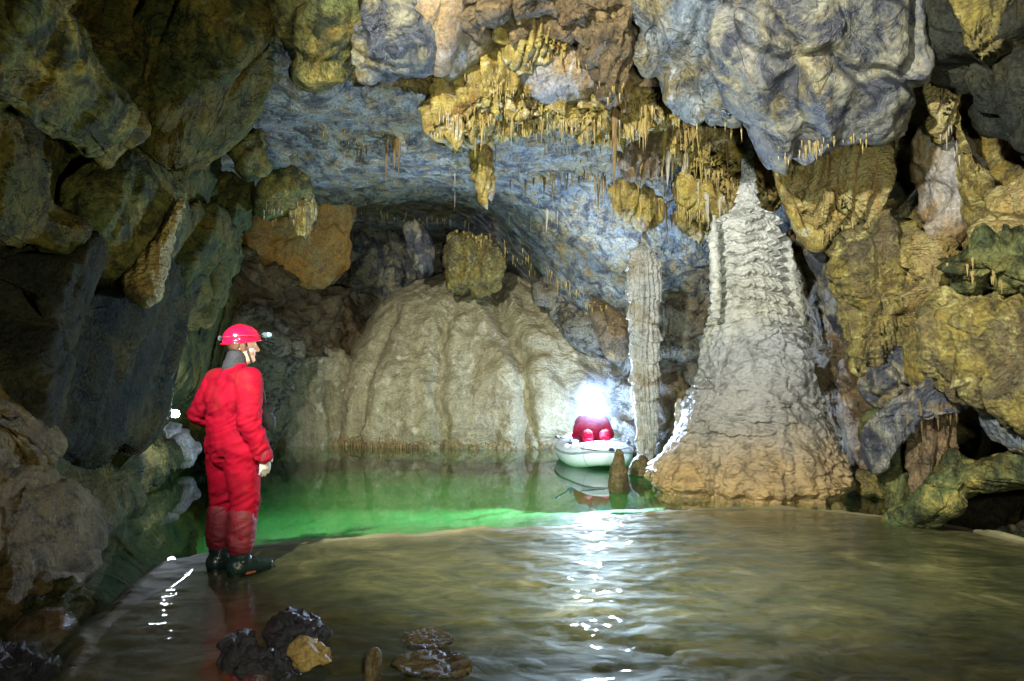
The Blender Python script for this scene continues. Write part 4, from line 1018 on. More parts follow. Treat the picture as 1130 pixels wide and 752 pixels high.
row([(488, 128), (520, 134), (556, 134), (600, 134), (622, 132)], 44, 8, 30, 3, 6, 'st_yellow', 'short yellow stalactite in the fringe left of the roof centre', 'yellow fringe left of the roof centre', alt=('st_white', .2))
row([(524, 150), (536, 175), (538, 195)], 14, 10, 34, 2, 5, 'st_yellow', 'thin stalactite in the frayed hanging cluster', 'frayed hanging stalactite cluster', jy=8, jx=5)
row([(560, 70), (620, 62), (650, 70), (640, 84)], 16, 6, 20, 3, 5, 'st_yellow', 'small stalactite on the mauve roof bulge', 'stalactites round the mauve roof bulge')
row([(612, 140), (650, 140), (690, 138), (716, 142)], 32, 8, 28, 3, 6, 'st_yellow', 'short yellow stalactite in the fringe right of the roof centre', 'yellow fringe right of the roof centre', alt=('st_white', .2))
row([(700, 110), (730, 134), (768, 148), (812, 146)], 32, 14, 46, 4, 7, 'st_yellow', 'long yellow stalactite hanging under the blue grey block', 'yellow stalactites under the blue grey block', alt=('st_brown', .15))
row([(730, 160), (770, 185), (800, 205), (830, 212)], 34, 12, 38, 3, 6, 'st_yellow', 'yellow stalactite on the lower tooth row beside the giant stalagmite tip', 'lower yellow tooth row by the stalagmite tip', alt=('st_white', .25))
row([(640, 196), (680, 204), (720, 222), (740, 236)], 26, 12, 36, 3, 6, 'st_yellow', 'ochre stalactite on the lower ceiling ledge right of centre', 'ochre stalactites on the lower ceiling ledge', alt=('st_brown', .4))
row([(560, 200), (640, 196)], 10, 10, 26, 3, 7, 'st_brown', 'brown stalactite on the lower ceiling ledge near the centre', 'brown stalactites of the lower ledge')
row([(748, 238), (790, 246)], 14, 8, 22, 3, 5, 'st_yellow', 'ochre stalactite left of the giant stalagmite shoulder', 'stalactites left of the stalagmite shoulder')
row([(395, 162), (412, 164)], 8, 14, 36, 4, 7, 'st_brown', 'brown stalactite in the left pair of tufts on the pale ceiling', 'left brown tufts on the pale ceiling', jx=2, jy=2)
row([(424, 158), (442, 154)], 10, 20, 60, 4, 8, 'st_brown', 'long brown stalactite in the right tuft on the pale ceiling', 'right brown tuft on the pale ceiling', jx=3, jy=2)
row([(345, 140), (400, 158), (470, 146), (490, 142)], 26, 3, 9, 2, 3, 'st_white', 'tiny pale stalactite along the upper pale ceiling step', 'tiny stalactites on the ceiling step', jx=2, jy=2)
row([(290, 232), (360, 232), (430, 236), (500, 244)], 30, 4, 16, 2, 3.5, 'st_white', 'thin pale stalactite along the far ceiling lip', 'pale stalactites on the far ceiling lip', jx=2, jy=2)
row([(500, 250), (560, 272), (580, 286), (620, 312), (660, 340)], 34, 5, 18, 3, 5, 'st_yellow', 'short ochre stalactite on the sloping ceiling edge above the dome', 'ochre stalactites on the sloping ceiling edge', jx=3, jy=3, alt=('st_brown', .4))
row([(460, 180), (560, 190), (620, 230), (700, 270)], 26, 6, 26, 2, 3, 'st_white', 'slender straw stalactite scattered on the middle ceiling', 'straw stalactites of the middle ceiling', jx=16, jy=18)
row([(262, 236), (300, 222), (345, 250)], 10, 8, 28, 3, 5, 'st_brown', 'brown stalactite over the orange wall patch', 'brown stalactites over the orange patch', jx=4, jy=4)
row([(862, 172), (930, 152), (962, 158)], 14, 8, 22, 4, 7, 'st_yellow', 'stubby golden stalactite at the top of the golden curtain', 'golden stalactites on the curtain')
row([(900, 258), (940, 248), (964, 236)], 12, 8, 22, 3, 6, 'st_yellow', 'golden drip at the foot of the golden curtain', 'golden drips at the curtain foot')
row([(1034, 120), (1050, 150), (1062, 176)], 12, 10, 30, 3, 5, 'st_white', 'white stalactite below the narrow gold drapery at the upper right', 'white stalactites at the upper right', jx=3, jy=6)
row([(770, 210), (790, 222), (802, 226)], 8, 20, 40, 4, 6, 'st_white', 'white dagger stalactite left of the giant stalagmite tip', 'white daggers by the stalagmite tip', jx=2, jy=3)
row([(1000, 456), (1030, 450), (1060, 452)], 16, 14, 36, 4, 7, 'st_brown', 'brown drip under the grey umbrella ledge at the right', 'brown drips under the umbrella ledge', jx=2, jy=3)
row([(694, 270), (712, 262), (740, 280)], 8, 8, 20, 3, 5, 'st_yellow', 'ochre stalactite at the head of the slender column', 'stalactites at the column head', jx=3, jy=3)
row([(1048, 300), (1080, 296), (1110, 300)], 12, 8, 18, 4, 7, 'st_yellow', 'ochre drip on the dark overhang at the right edge', 'ochre drips on the right overhang', jx=3, jy=5)
hang(679, 120, 88, 8, 'st_brown', 'long dark hanging stalactite right of the roof centre', None)
hang(738, 168, 38, 7, 'st_white', 'single pale pink dagger stalactite under the brown curtain folds', None)
hang(757, 178, 30, 9, 'st_white', 'broad white pointed stalactite among yellow teeth right of the pink dagger', None)
hang(604, 232, 26, 4, 'st_white', 'lone slender straw above the dome on the middle ceiling', None)
cnt = 0
n_rows = len(pending)
fine_pts = []
pend_main = pending[:]
pending.clear()
for pts_, n_, l0, l1 in (([(488, 124), (530, 132), (590, 134), (622, 130)], 90, 4, 16), ([(612, 138), (650, 138), (716, 140)], 80, 4, 16), ([(700, 108), (740, 134), (815, 146)], 60, 6, 20),
                         ([(730, 158), (775, 184), (832, 210)], 80, 5, 20), ([(560, 196), (640, 194), (690, 206), (742, 238)], 90, 4, 18), ([(500, 250), (570, 282), (620, 314), (680, 360)], 80, 3, 12),
                         ([(340, 140), (400, 158), (490, 142)], 60, 2, 8), ([(290, 234), (400, 234), (500, 246)], 60, 2, 9), ([(520, 80), (560, 100), (590, 110)], 40, 4, 12), ([(660, 96), (690, 100), (700, 130)], 40, 4, 12),
                         ([(600, 160), (700, 180), (770, 230)], 50, 4, 14), ([(860, 170), (930, 152), (962, 160)], 30, 4, 14), ([(745, 232), (800, 250)], 40, 4, 12), ([(380, 486), (420, 484), (462, 488)], 0, 4, 8)):
    row(pts_, int(n_ / .7), l0, l1, 2, 3.5, 'st_yellow', None, None, jx=4, jy=6)
fine = pending[:]
pending.clear()
fv, fq, fo = [], [], 0
for k, (pos, ln, wd, key, label, group) in enumerate(fine):
    v, q = stal_mesh('x', k % 7)
    v = v.reshape(-1, 3) * np.array([wd, wd, ln * 1.2]) + np.array([pos[0], pos[1] + wd * .2, pos[2] + min(.05, ln * .25)])
    fv.append(v); fq.append(q + fo); fo += len(v)
o = link_mesh('fine_stalactites', np.vstack(fv), np.vstack(fq), M['st_yellow'])
o['kind'] = 'stuff'
pending.clear()
row([(368, 486), (390, 488), (430, 489), (466, 489)], 150, 5, 14, 2.5, 4.5, 'st_brown', None, None, jx=2, jy=3)
row([(470, 490), (640, 490)], 90, 3, 9, 2.5, 4, 'st_brown', None, None, jx=2, jy=2)
fv2, fq2, fo2 = [], [], 0
for k, (pos, ln, wd, key, label, group) in enumerate(pending):
    v, q = stal_mesh('x', k % 7)
    v = v * np.array([wd, wd, ln * 1.2]) + np.array([pos[0], pos[1], pos[2]])
    fv2.append(v); fq2.append(q + fo2); fo2 += len(v)
pending.clear()
if fv2:
    dfo = link_mesh('drip_fringe', np.vstack(fv2), np.vstack(fq2), M['st_brown'])
    dfo.location = Vector(dfo.location) - Vector(mound.location); dfo.parent = mound; dfo['kind'] = 'stuff'
pend_main.sort(key=lambda a: -a[1] * a[2] / max(1, a[0][1]) ** 2)
pending.extend(pend_main[:296])
for pos, ln, wd, key, label, group in pending:
    s_ = cnt % 5
    cnt += 1
    pr = protos[(key, s_)]
    if not pr[1]:
        o = pr[0]; pr[1] = True
    else:
        o = pr[0].copy(); COL.objects.link(o)
    o.location = (pos[0], pos[1] + wd * .2, pos[2] + min(.06, ln * .25))
    o.scale = (wd, wd, ln * 1.15)
    o.rotation_euler = (random.gauss(0, .03), random.gauss(0, .03), random.random() * 6.28)
    for kx in ('label', 'category', 'group'):
        if kx in o: del o[kx]
    tag(o, label, 'stalactite', group)
for pr in protos.values():
    if not pr[1]: bpy.data.objects.remove(pr[0])
print('stalactites', cnt)

# ------------------------------------------------------------------ foreground stones
mass('stone', 'flat charcoal rock in the stream behind the yellow stone', 'stone', [(296, 696, 3.607), (318, 680, 3.704), (350, 679, 3.704), (364, 690, 3.656), (362, 706, 3.559), (346, 716, 3.463), (312, 718, 3.463), (300, 708, 3.559)], 3.579, .10, M['charcoal'], it=1, amp=.018, sc=9, facet=0.022, fsc=5, seed=110, res=1.5, back=.15)
mass('stone', 'larger jagged charcoal rock at the bottom left of the yellow stone', 'stone', [(252, 728, 3.367), (264, 706, 3.511), (276, 704, 3.511), (286, 720, 3.415), (312, 716, 3.367), (332, 734, 3.271), (346, 752, 3.175), (352, 775, 3.078), (300, 782, 3.078), (270, 764, 3.175), (254, 742, 3.319)], 3.290, .12, M['charcoal'], it=1, amp=.022, sc=9, facet=0.026, fsc=5, seed=111, res=1.5, back=.15)
mass('stone', 'angular yellow stone lying on the charcoal rocks', 'stone', [(319, 716, 3.290), (334, 706, 3.319), (350, 710, 3.319), (362, 718, 3.319), (370, 730, 3.271), (350, 736, 3.223), (336, 742, 3.194), (326, 734, 3.232)], 3.252, .09, M['yellowstone'], it=1, p=2.6, amp=.006, sc=12, facet=0.008, fsc=7, seed=112, res=1.2, back=.08)
tag(turned('stalagmite', [(716, 408, 418), (720, 405, 421), (728, 403, 422), (745, 402, 421), (790, 398, 420)], 3.15, M['tan'], 1.0, 60, 60, lambda p, th, z, rad: rad * .12 * fbm(p * 14, 4)), 'short tan stub standing in the stream at the bottom edge', 'stalagmite')
for k, (ol, d_, lab) in enumerate((([(440, 704), (470, 692), (498, 700), (496, 712), (462, 716)], 3.6, 'flat submerged stone nearest the caver side of the stream bottom'), ([(430, 728), (480, 718), (520, 726), (516, 744), (460, 748)], 3.35, 'wide submerged slab right of the tan stub'))):
    mass('stone', lab, 'stone', [(a, b, CAM_H * FPX / (b - 417) * .97) for a, b in ol], d_, .03, M['tan'], amp=.012, sc=6, facet=0.008, fsc=4, seed=120 + k, back=.05)

# ------------------------------------------------------------------ people and boat
def clothmat(name, col, mud, rough):
    m, nt, out = nt_new(name)
    L = nt.links.new
    tc = N(nt, 'ShaderNodeTexCoord')
    def nz(sc, det, rg=.6):
        n = N(nt, 'ShaderNodeTexNoise'); n.inputs['Scale'].default_value = sc; n.inputs['Detail'].default_value = det; n.inputs['Roughness'].default_value = rg
        L(tc.outputs['Object'], n.inputs['Vector']); return n.outputs['Fac']
    c = ramp(nt, nz(7, 6), [(.35, tuple(x * .72 for x in col)), (.65, tuple(x * 1.15 for x in col))]).outputs[0]
    f = mth(nt, 'MULTIPLY', ramp(nt, nz(4, 9, .72), [(.54, (0, 0, 0)), (.70, (1, 1, 1))]).outputs[0], .45)
    c = mixc(nt, f, c, mud)
    w = N(nt, 'ShaderNodeTexWave'); w.inputs['Scale'].default_value = 130; w.inputs['Distortion'].default_value = 2
    L(tc.outputs['Object'], w.inputs['Vector'])
    bs = N(nt, 'ShaderNodeBsdfPrincipled'); L(c, bs.inputs['Base Color'])
    bs.inputs['Roughness'].default_value = rough; bs.inputs['Specular IOR Level'].default_value = .10
    bp = N(nt, 'ShaderNodeBump'); bp.inputs['Strength'].default_value = .35; bp.inputs['Distance'].default_value = .008
    L(mth(nt, 'ADD', mth(nt, 'MULTIPLY', w.outputs['Fac'], .25), nz(45, 6)), bp.inputs['Height']); L(bp.outputs[0], bs.inputs['Normal'])
    L(bs.outputs[0], out.inputs[0])
    return m


M['suit'] = clothmat('red_caving_suit', (.23, .001, .013), (.10, .025, .014), .75)
M['suit_old'] = plain('red_caving_suit', (.30, .002, .024), .6, bump=.6, bscale=90, var=.38)
M['suit_wet'] = plain('wet_red_suit_leg', (.12, .002, .010), .65, bump=.5, bscale=90, var=.25)
M['helmet'] = plain('red_helmet_shell', (.45, .005, .035), .18, coat=.6, var=.08)
M['rubber'] = plain('dark_green_rubber', (.010, .022, .022), .22, bump=.3, bscale=50, var=.3)
M['sole'] = plain('orange_sole_patch', (.45, .09, .03), .5)
M['skin'] = plain('skin', (.48, .27, .20), .5, var=.12, bscale=40)
M['collar'] = plain('dark_neck_cloth', (.012, .014, .02), .8, bump=.5)
M['glove'] = plain('dark_glove', (.02, .02, .026), .6, bump=.5)
M['greyglove'] = plain('grey_glove', (.35, .34, .33), .6, bump=.4, var=.4)
M['lampbody'] = plain('lamp_body', (.03, .045, .065), .55)
M['lens'] = plain('lamp_lens', (.20, .38, .50), .12, coat=.5)
M['strap'] = plain('strap_webbing', (.03, .03, .035), .7)
M['lit'] = plain('lit_lamp_lens', (1, 1, 1), .3, emit=160, ecol=(.86, .93, 1.0))
M['hull'] = plain('white_inflatable_pvc', (.62, .70, .80), .28, var=.06, bscale=8)
M['hullgrey'] = plain('grey_blue_pvc', (.22, .30, .36), .35, var=.15)
M['navy'] = plain('navy_patch', (.02, .03, .07), .4)
M['wood'] = plain('oar_shaft', (.10, .085, .06), .5)


def cone_pts(p0, p1, r0, r1, sq=1.0, ax=None, na=20, nz=10, ncap=5):
    p0 = np.array(p0, float); p1 = np.array(p1, float)
    d_ = p1 - p0
    l = np.linalg.norm(d_)
    z = d_ / l if l > 1e-6 else np.array([0, 0, 1.0])
    a = np.array([0, 1.0, 0]) if ax is None else np.array(ax, float)
    if abs(z @ a) > .95: a = np.array([1.0, 0, 0])
    y = a - z * (a @ z); y /= np.linalg.norm(y)
    x = np.cross(y, z)
    th = np.linspace(0, 2 * math.pi, na, endpoint=False)
    rows = []
    for k in range(1, ncap + 1):
        f = k / ncap * math.pi / 2
        rows.append((p0 - z * r0 * math.cos(f), r0 * math.sin(f)))
    for k in range(1, nz):
        t_ = k / nz
        rows.append((p0 + d_ * t_, r0 + (r1 - r0) * t_))
    for k in range(ncap):
        f = k / ncap * math.pi / 2
        rows.append((p1 + z * r1 * math.sin(f), r1 * math.cos(f)))
    v = np.vstack([c[None] + r_ * (np.cos(th)[:, None] * x + np.sin(th)[:, None] * sq * y) for c, r_ in rows])
    n_ = len(rows)
    q = grid_quads(n_, na, True)
    v = np.vstack([v, p0 - z * r0, p1 + z * r1])
    k = np.arange(na); k2 = (k + 1) % na
    q = np.vstack([q, np.stack([np.full(na, n_ * na), k2, k, k], 1), np.stack([np.full(na, n_ * na + 1), (n_ - 1) * na + k, (n_ - 1) * na + k2, (n_ - 1) * na + k2], 1)])
    return v, q


def fuse(name, segs, mat, parent, vox=.012, smooth=6, wr=0.0, wsc=9, loc=None, wfn=None):
    """one continuous skin over tapered limbs: segs = (p0,p1,r0,r1[,squash[,axis]])"""
    vs, qs, o_ = [], [], 0
    for s_ in segs:
        v, q = cone_pts(*s_)
        vs.append(v); qs.append(q + o_); o_ += len(v)
    ob = link_mesh(name, np.vstack(vs), np.vstack(qs), mat, base=False)
    md = ob.modifiers.new('r', 'REMESH'); md.mode = 'VOXEL'; md.voxel_size = vox
    sm = ob.modifiers.new('s', 'SMOOTH'); sm.factor = .5; sm.iterations = smooth
    bpy.context.view_layer.update()
    me = bpy.data.meshes.new_from_object(ob.evaluated_get(bpy.context.evaluated_depsgraph_get()))
    ob.modifiers.clear()
    old = ob.data
    ob.data = me
    bpy.data.meshes.remove(old)
    n_ = len(me.vertices)
    co = np.zeros(n_ * 3, np.float32); me.vertices.foreach_get('co', co); co = co.reshape(-1, 3).astype(float)
    no = np.zeros(n_ * 3, np.float32); me.vertices.foreach_get('normal', no); no = no.reshape(-1, 3)
    if wr:
        pz = co * np.array([1, 1, 1.7])
        w_ = pn(co * 1.5 + 4) * .4
        dsp = wr * (ridge((pz + w_[:, None]) * wsc, 2) - .55) + wr * .8 * fbm(co * 4, 3)
        if wfn is not None: dsp = dsp * wfn(co)
        co = co + no * dsp[:, None]
        me.vertices.foreach_set('co', co.astype(np.float32).ravel())
    me.polygons.foreach_set('use_smooth', np.ones(len(me.polygons), bool))
    me.update()
    if not me.materials: me.materials.append(mat)
    ob.parent = parent
    if loc is not None: ob.location = loc
    return ob


def dome(name, c, rx, ry, rz, mat, parent, z0=-.2, thick=.008, brim=.012, cut=None):
    """helmet shell: an open half ellipsoid with a rolled rim"""
    na, nz = 48, 16
    th = np.linspace(0, 2 * math.pi, na, endpoint=False)
    rows = []
    a0 = math.asin(z0)
    for k in range(nz):
        f = math.pi / 2 - .02 - (math.pi / 2 - .02 - a0) * k / (nz - 1)
        rows.append((math.cos(f), math.sin(f), 0))
    rows.append((math.cos(a0) + brim / rx * 1.2, math.sin(a0) - .02, 0))
    rows.append((math.cos(a0) + brim / rx, math.sin(a0) - .09, 0))
    rows.append((math.cos(a0) - thick / rx, math.sin(a0) - .06, 0))
    for k in range(nz - 1, -1, -3):
        f = math.pi / 2 - .02 - (math.pi / 2 - .02 - a0) * k / (nz - 1)
        rows.append((math.cos(f) - thick / rx, math.sin(f) - thick / rz, 0))
    v = []
    for cr, sz, _ in rows:
        zz = np.full(na, sz * rz)
        if sz < .12:          # lower at the nape, raised at the brow
            zz = zz + .022 * np.sin(th) * sstep(.12, -.2, np.full(na, sz))
        v.append(np.stack([c[0] + rx * cr * np.cos(th), c[1] + ry * cr * np.sin(th), c[2] + zz], 1))
    v = np.vstack(v)
    # shallow moulded ridges
    r2 = (v - np.array(c)) / np.array([rx, ry, rz])
    ridge_ = .006 * np.exp(-(r2[:, 0] / .12) ** 2) + .004 * np.exp(-((np.abs(r2[:, 0]) - .5) / .08) ** 2)
    v[:, 2] += ridge_ * (r2[:, 2] > .05)
    return link_mesh(name, v, grid_quads(len(rows), na, True)[:, ::-1], mat, parent)


def tube(name, pts, r, mat, parent, na=12, closed=False):
    pts = np.array(pts, float)
    n_ = len(pts)
    tg = np.gradient(pts, axis=0) if not closed else np.roll(pts, -1, 0) - np.roll(pts, 1, 0)
    tg /= np.linalg.norm(tg, axis=1)[:, None] + 1e-9
    up = np.array([0, 0, 1.0])
    x = np.cross(tg, up)
    bad = np.linalg.norm(x, axis=1) < 1e-3
    x[bad] = [1, 0, 0]
    x /= np.linalg.norm(x, axis=1)[:, None]
    y = np.cross(x, tg)
    th = np.linspace(0, 2 * math.pi, na, endpoint=False)
    rr_ = np.broadcast_to(np.asarray(r, float), (n_,))
    v = (pts[:, None] + rr_[:, None, None] * (np.cos(th)[None, :, None] * x[:, None] + np.sin(th)[None, :, None] * y[:, None])).reshape(-1, 3)
    q = grid_quads(n_, na, True)
    if closed:
        a_ = np.arange(na)
        q = np.vstack([q, np.stack([(n_ - 1) * na + a_, (n_ - 1) * na + (a_ + 1) % na, (a_ + 1) % na, a_], 1)])
    else:
        v = np.vstack([v, pts[0], pts[-1]])
        k = np.arange(na); k2 = (k + 1) % na
        q = np.vstack([q, np.stack([np.full(na, n_ * na), k2, k, k], 1), np.stack([np.full(na, n_ * na + 1), (n_ - 1) * na + k, (n_ - 1) * na + k2, (n_ - 1) * na + k2], 1)])
    return link_mesh(name, v, q, mat, parent)


def box(name, c, s, mat, parent, bev=.004, rot=None):
    bm = bmesh.new()
    bmesh.ops.create_cube(bm, size=1)
    bmesh.ops.scale(bm, vec=s, verts=bm.verts)
    if bev: bmesh.ops.bevel(bm, geom=bm.edges[:], offset=bev, segments=2, affect='EDGES')
    if rot is not None: bmesh.ops.rotate(bm, verts=bm.verts, matrix=rot)
    bmesh.ops.translate(bm, verts=bm.verts, vec=c)
    me = bpy.data.meshes.new(name); bm.to_mesh(me); bm.free()
    me.materials.append(mat)
    ob = bpy.data.objects.new(name, me); COL.objects.link(ob); ob.parent = parent
    return ob


def head_segs(c, turn, pitch=0.0):
    """a head with brow, nose, lips, chin and ears; c = centre of the skull, turn = heading (0 = +y)"""
    ct, st_ = math.cos(turn), math.sin(turn)

    def T(x, y, z): 
        return (c[0] + x * ct + y * st_, c[1] - x * st_ + y * ct, c[2] + z)
    fx = (st_, ct, 0)
    S = [(T(0, -.02, .03), T(0, .02, .02), .088, .082),
         (T(0, .035, -.02), T(0, .045, -.085), .066, .048),
         (T(0, .07, -.10), T(0, .078, -.102), .026, .022),
         (T(0, .092, .015), T(0, .112, -.028), .012, .017),
         (T(-.02, .094, -.028), T(.02, .094, -.028), .014, .014),
         (T(-.035, .080, .022), T(.035, .080, .022), .018, .018),
         (T(-.022, .086, -.062), T(.022, .086, -.062), .012, .012),
         (T(-.020, .084, -.074), T(.020, .084, -.074), .012, .012),
         (T(-.045, .065, -.03), T(-.04, .07, -.04), .028, .024),
         (T(.045, .065, -.03), T(.04, .07, -.04), .028, .024),
         (T(-.082, -.005, .01), T(-.085, -.012, -.025), .018, .012, .5, fx),
         (T(.082, -.005, .01), T(.085, -.012, -.025), .018, .012, .5, fx),
         (T(0, -.02, -.06), (c[0], c[1] - .02, c[2] - .20), .056, .060)]
    return S, T


def hand_segs(w, fwd, out, curl=.6, s=1.0):
    """palm, four unequal bent fingers and a thumb. w = wrist, fwd = along the hand, out = back of the hand"""
    w = np.array(w, float); f = np.array(fwd, float); f /= np.linalg.norm(f)
    o = np.array(out, float); o -= f * (o @ f); o /= np.linalg.norm(o)
    sd = np.cross(f, o)
    S = [(w, w + f * .085 * s, .032 * s, .040 * s, .55, o)]
    for k, (off, ln) in enumerate(((-.033, .062), (-.011, .074), (.011, .070), (.032, .054))):
        b = w + f * .088 * s + sd * off * s
        d1 = f * math.cos(curl * .5) - o * math.sin(curl * .5)
        d2 = f * math.cos(curl * 1.3) - o * math.sin(curl * 1.3)
        m = b + d1 * ln * .55 * s
        S.append((b, m, .0105 * s, .0098 * s)); S.append((m, m + d2 * ln * .6 * s, .0098 * s, .0080 * s))
    tb = w + f * .025 * s - sd * .034 * s
    tm = tb + (f * .6 - sd * .7 - o * .3) * .042 * s
    S.append((tb, tm, .014 * s, .012 * s)); S.append((tm, tm + (f * .9 - sd * .15 - o * .3) * .034 * s, .012 * s, .009 * s))
    return S


# ---- standing caver
foot = G(256, 633, .0)
man = empty('person', (foot[0], foot[1], .0), R(-36), 'caver standing in the stream in red overalls, red helmet and dark rubber boots', 'person')
HT = R(32)                      # the head is turned further to the right than the body
hs, HTf = head_segs((.0, .035, 1.655), HT)
armR = [(.205, -.03, 1.40), (.262, -.055, 1.115), (.268, .055, .865)]
armL = [(-.205, -.03, 1.40), (-.300, -.115, 1.14), (-.235, .11, 1.03)]
fuse('body', hs, M['skin'], man, .007, 3)
fuse('suit', [
    ((-.09, -.015, .93), (.09, -.015, .93), .160, .160, .95), ((0, -.025, .95), (0, -.02, 1.2), .185, .195, .90),
    ((-.10, -.025, 1.27), (.10, -.025, 1.27), .158, .158, .92), ((-.165, -.035, 1.405), (.165, -.035, 1.405), .088, .088), ((0, -.03, 1.36), (0, -.01, 1.50), .12, .082),
    ((-.07, -.09, 1.25), (.07, -.09, 1.25), .10, .10),
    (armR[0], armR[1], .100, .084), (armR[1], armR[2], .086, .068),
    (armL[0], armL[1], .092, .078), (armL[1], armL[2], .078, .060),
    ((.100, -.02, .92), (.118, .02, .52), .138, .104), ((.118, .02, .52), (.122, -.02, .27), .100, .090),
    ((-.100, -.02, .92), (-.125, .0, .52), .138, .104), ((-.125, .0, .52), (-.128, -.03, .27), .100, .090),
    ((0, -.085, .90), (0, -.08, .86), .10, .09)], M['suit'], man, .010, 5, .022, 8.5, None, lambda c: .25 + .9 * np.exp(-((c[:, 2] - 1.13) / .10) ** 2) + .8 * np.exp(-((c[:, 2] - .52) / .10) ** 2) + .7 * np.exp(-((c[:, 2] - .85) / .09) ** 2) + .5 * np.exp(-((c[:, 2] - .32) / .06) ** 2))
for sx, yy in ((.122, -.02), (-.128, -.03)):
    fuse('trouser_leg', [((sx * .995, yy + .015, .43), (sx, yy, .26), .104, .097), ((sx, yy, .27), (sx, yy, .235), .097, .092)], M['suit_wet'], man, .009, 4, .012, 8)
for sx, yy, ln in ((.122, -.02, .0), (-.128, -.03, .0)):
    bt = fuse('boot', [((sx, yy, .28), (sx, yy + .005, .11), .080, .070), ((sx, yy - .025, .072), (sx + .012, yy + .10, .064), .068, .060), ((sx + .012, yy + .10, .060), (sx + .022, yy + .21, .050), .060, .044),
                       ((sx, yy - .03, .05), (sx, yy - .03, .03), .05, .052)], M['rubber'], man, .007, 3, .004, 14)
    b2 = fuse('sole_patch', [((sx + (.050 if sx > 0 else -.05), yy + .03, .030), (sx + (.055 if sx > 0 else -.05), yy + .085, .028), .016, .014, .8, (0, 0, 1))], M['sole'], bt, .005, 1)
fuse('collar', [((0, -.025, 1.485), (0, -.005, 1.565), .082, .072)], M['collar'], man, .009, 3, .006, 12)
fuse('glove', hand_segs((armR[2][0], armR[2][1], armR[2][2] + .02), (.02, .18, -1), (1, 0, .1), .5, 1.08), M['greyglove'], man, .0045, 2)
fuse('glove', hand_segs((armL[2][0], armL[2][1], armL[2][2]), (.55, .85, .05), (-.6, .4, .6), .6, 1.08), M['glove'], man, .0045, 2)
fuse('cuff', [((armR[2][0], armR[2][1] - .01, armR[2][2] + .03), (armR[2][0], armR[2][1], armR[2][2] - .005), .064, .062)], M['suit_wet'], man, .008, 3, .006, 12)
# camera bag and dark things held at the chest
bag = fuse('chest_bag', [((.05, .20, 1.17), (.05, .235, 1.08), .062, .068, .8), ((.0, .22, 1.20), (.10, .22, 1.19), .035, .035)], M['collar'], man, .008, 3, .008, 12)
fuse('belt_pouch', [((.14, .15, .90), (.14, .16, .84), .052, .050, .8)], M['collar'], man, .008, 3, .005, 12)
tube('strap', [(.12, -.06, 1.47), (.15, .06, 1.43), (.12, .15, 1.30), (.07, .20, 1.20)], .011, M['strap'], man, 8)
hel = dome('helmet', HTf(0, .0, .048), .120, .140, .110, M['helmet'], man, -.12)
hel.rotation_euler = (0, 0, 0)
L1 = box('headlamp', HTf(0, .162, .085), (.048, .042, .040), M['lampbody'], hel, .008, Matrix.Rotation(-HT, 3, 'Z'))
fuse('lens', [(HTf(0, .184, .087), HTf(0, .194, .087), .021, .019)], M['lens'], L1, .004, 1)
box('battery_box', HTf(0, -.150, .055), (.05, .024, .035), M['lampbody'], hel, .006, Matrix.Rotation(-HT, 3, 'Z'))
tube('lamp_cable', [HTf(.03, .15, .08), HTf(.10, .09, .075), HTf(.131, .0, .07), HTf(.10, -.10, .06), HTf(.03, -.15, .055)], .004, M['strap'], hel, 6)
tube('chin_strap', [HTf(.098, .03, .03), HTf(.082, .045, -.05), HTf(.04, .07, -.115), HTf(0, .075, -.125), HTf(-.04, .07, -.115), HTf(-.082, .045, -.05), HTf(-.098, .03, .03)], .007, M['strap'], hel, 8)
for sx in (-.032, .032):
    fuse('eye', [(HTf(sx, .078, .004), HTf(sx, .084, .004), .0125, .0125)], M['lens'], man, .004, 0)

# ---- inflatable boat and its passenger
fr_ = P(663, 515, 10.35)
BX, BY = fr_[0], fr_[1] + 1.12
boat = empty('inflatable_boat', (BX, BY, 0), R(4), 'small white inflatable boat floating bow on at the far side of the pool', 'boat')
n_ = 96
tt_ = np.linspace(0, 2 * math.pi, n_, endpoint=False)
A2, B2 = .415, .93
pp_ = np.stack([A2 * np.sign(np.cos(tt_)) * np.abs(np.cos(tt_)) ** .75, B2 * np.sign(np.sin(tt_)) * np.abs(np.sin(tt_)) ** .85, np.full(n_, .165)], 1)
pp_[:, 2] += .07 * np.clip((np.abs(pp_[:, 1]) - .5) / .43, 0, 1) ** 2
hull = tube('hull_tube', pp_, .192, M['hull'], boat, 28, True)
tube('rub_strip', pp_ * np.array([1.455, 1.20, 1]) + np.array([0, 0, .045]), .018, M['hullgrey'], hull, 8, True)
for t0 in (.25, .75, 1.3, 1.85, 2.4, 2.9, 3.6, 4.3, 5.1, 5.7):
    c = np.array([np.interp(t0, tt_, pp_[:, k]) for k in range(3)])
    tdir = np.array([np.interp(t0 + .05, tt_, pp_[:, k]) for k in range(3)]) - c
    tdir /= np.linalg.norm(tdir); xx = np.cross(tdir, [0, 0, 1.0]); xx /= np.linalg.norm(xx); yy_ = np.cross(xx, tdir)
    th = np.linspace(0, 2 * math.pi, 25)
    tube('seam', c + .1935 * (np.cos(th)[:, None] * xx + np.sin(th)[:, None] * yy_), .004, M['hullgrey'], hull, 6)
v = np.stack([np.concatenate([[0], pp_[:, 0] * .9]), np.concatenate([[0], pp_[:, 1] * .95]), np.full(n_ + 1, .09)], 1)
k = np.arange(n_)
link_mesh('floor', np.vstack([v, v - [0, 0, .05]]), np.vstack([np.stack([np.zeros(n_, int), 1 + k, 1 + (k + 1) % n_, 1 + (k + 1) % n_], 1), np.stack([np.full(n_, n_ + 1), n_ + 2 + (k + 1) % n_, n_ + 2 + k, n_ + 2 + k], 1), np.stack([1 + k, n_ + 2 + k, n_ + 2 + (k + 1) % n_, 1 + (k + 1) % n_], 1)]), M['hullgrey'], boat)
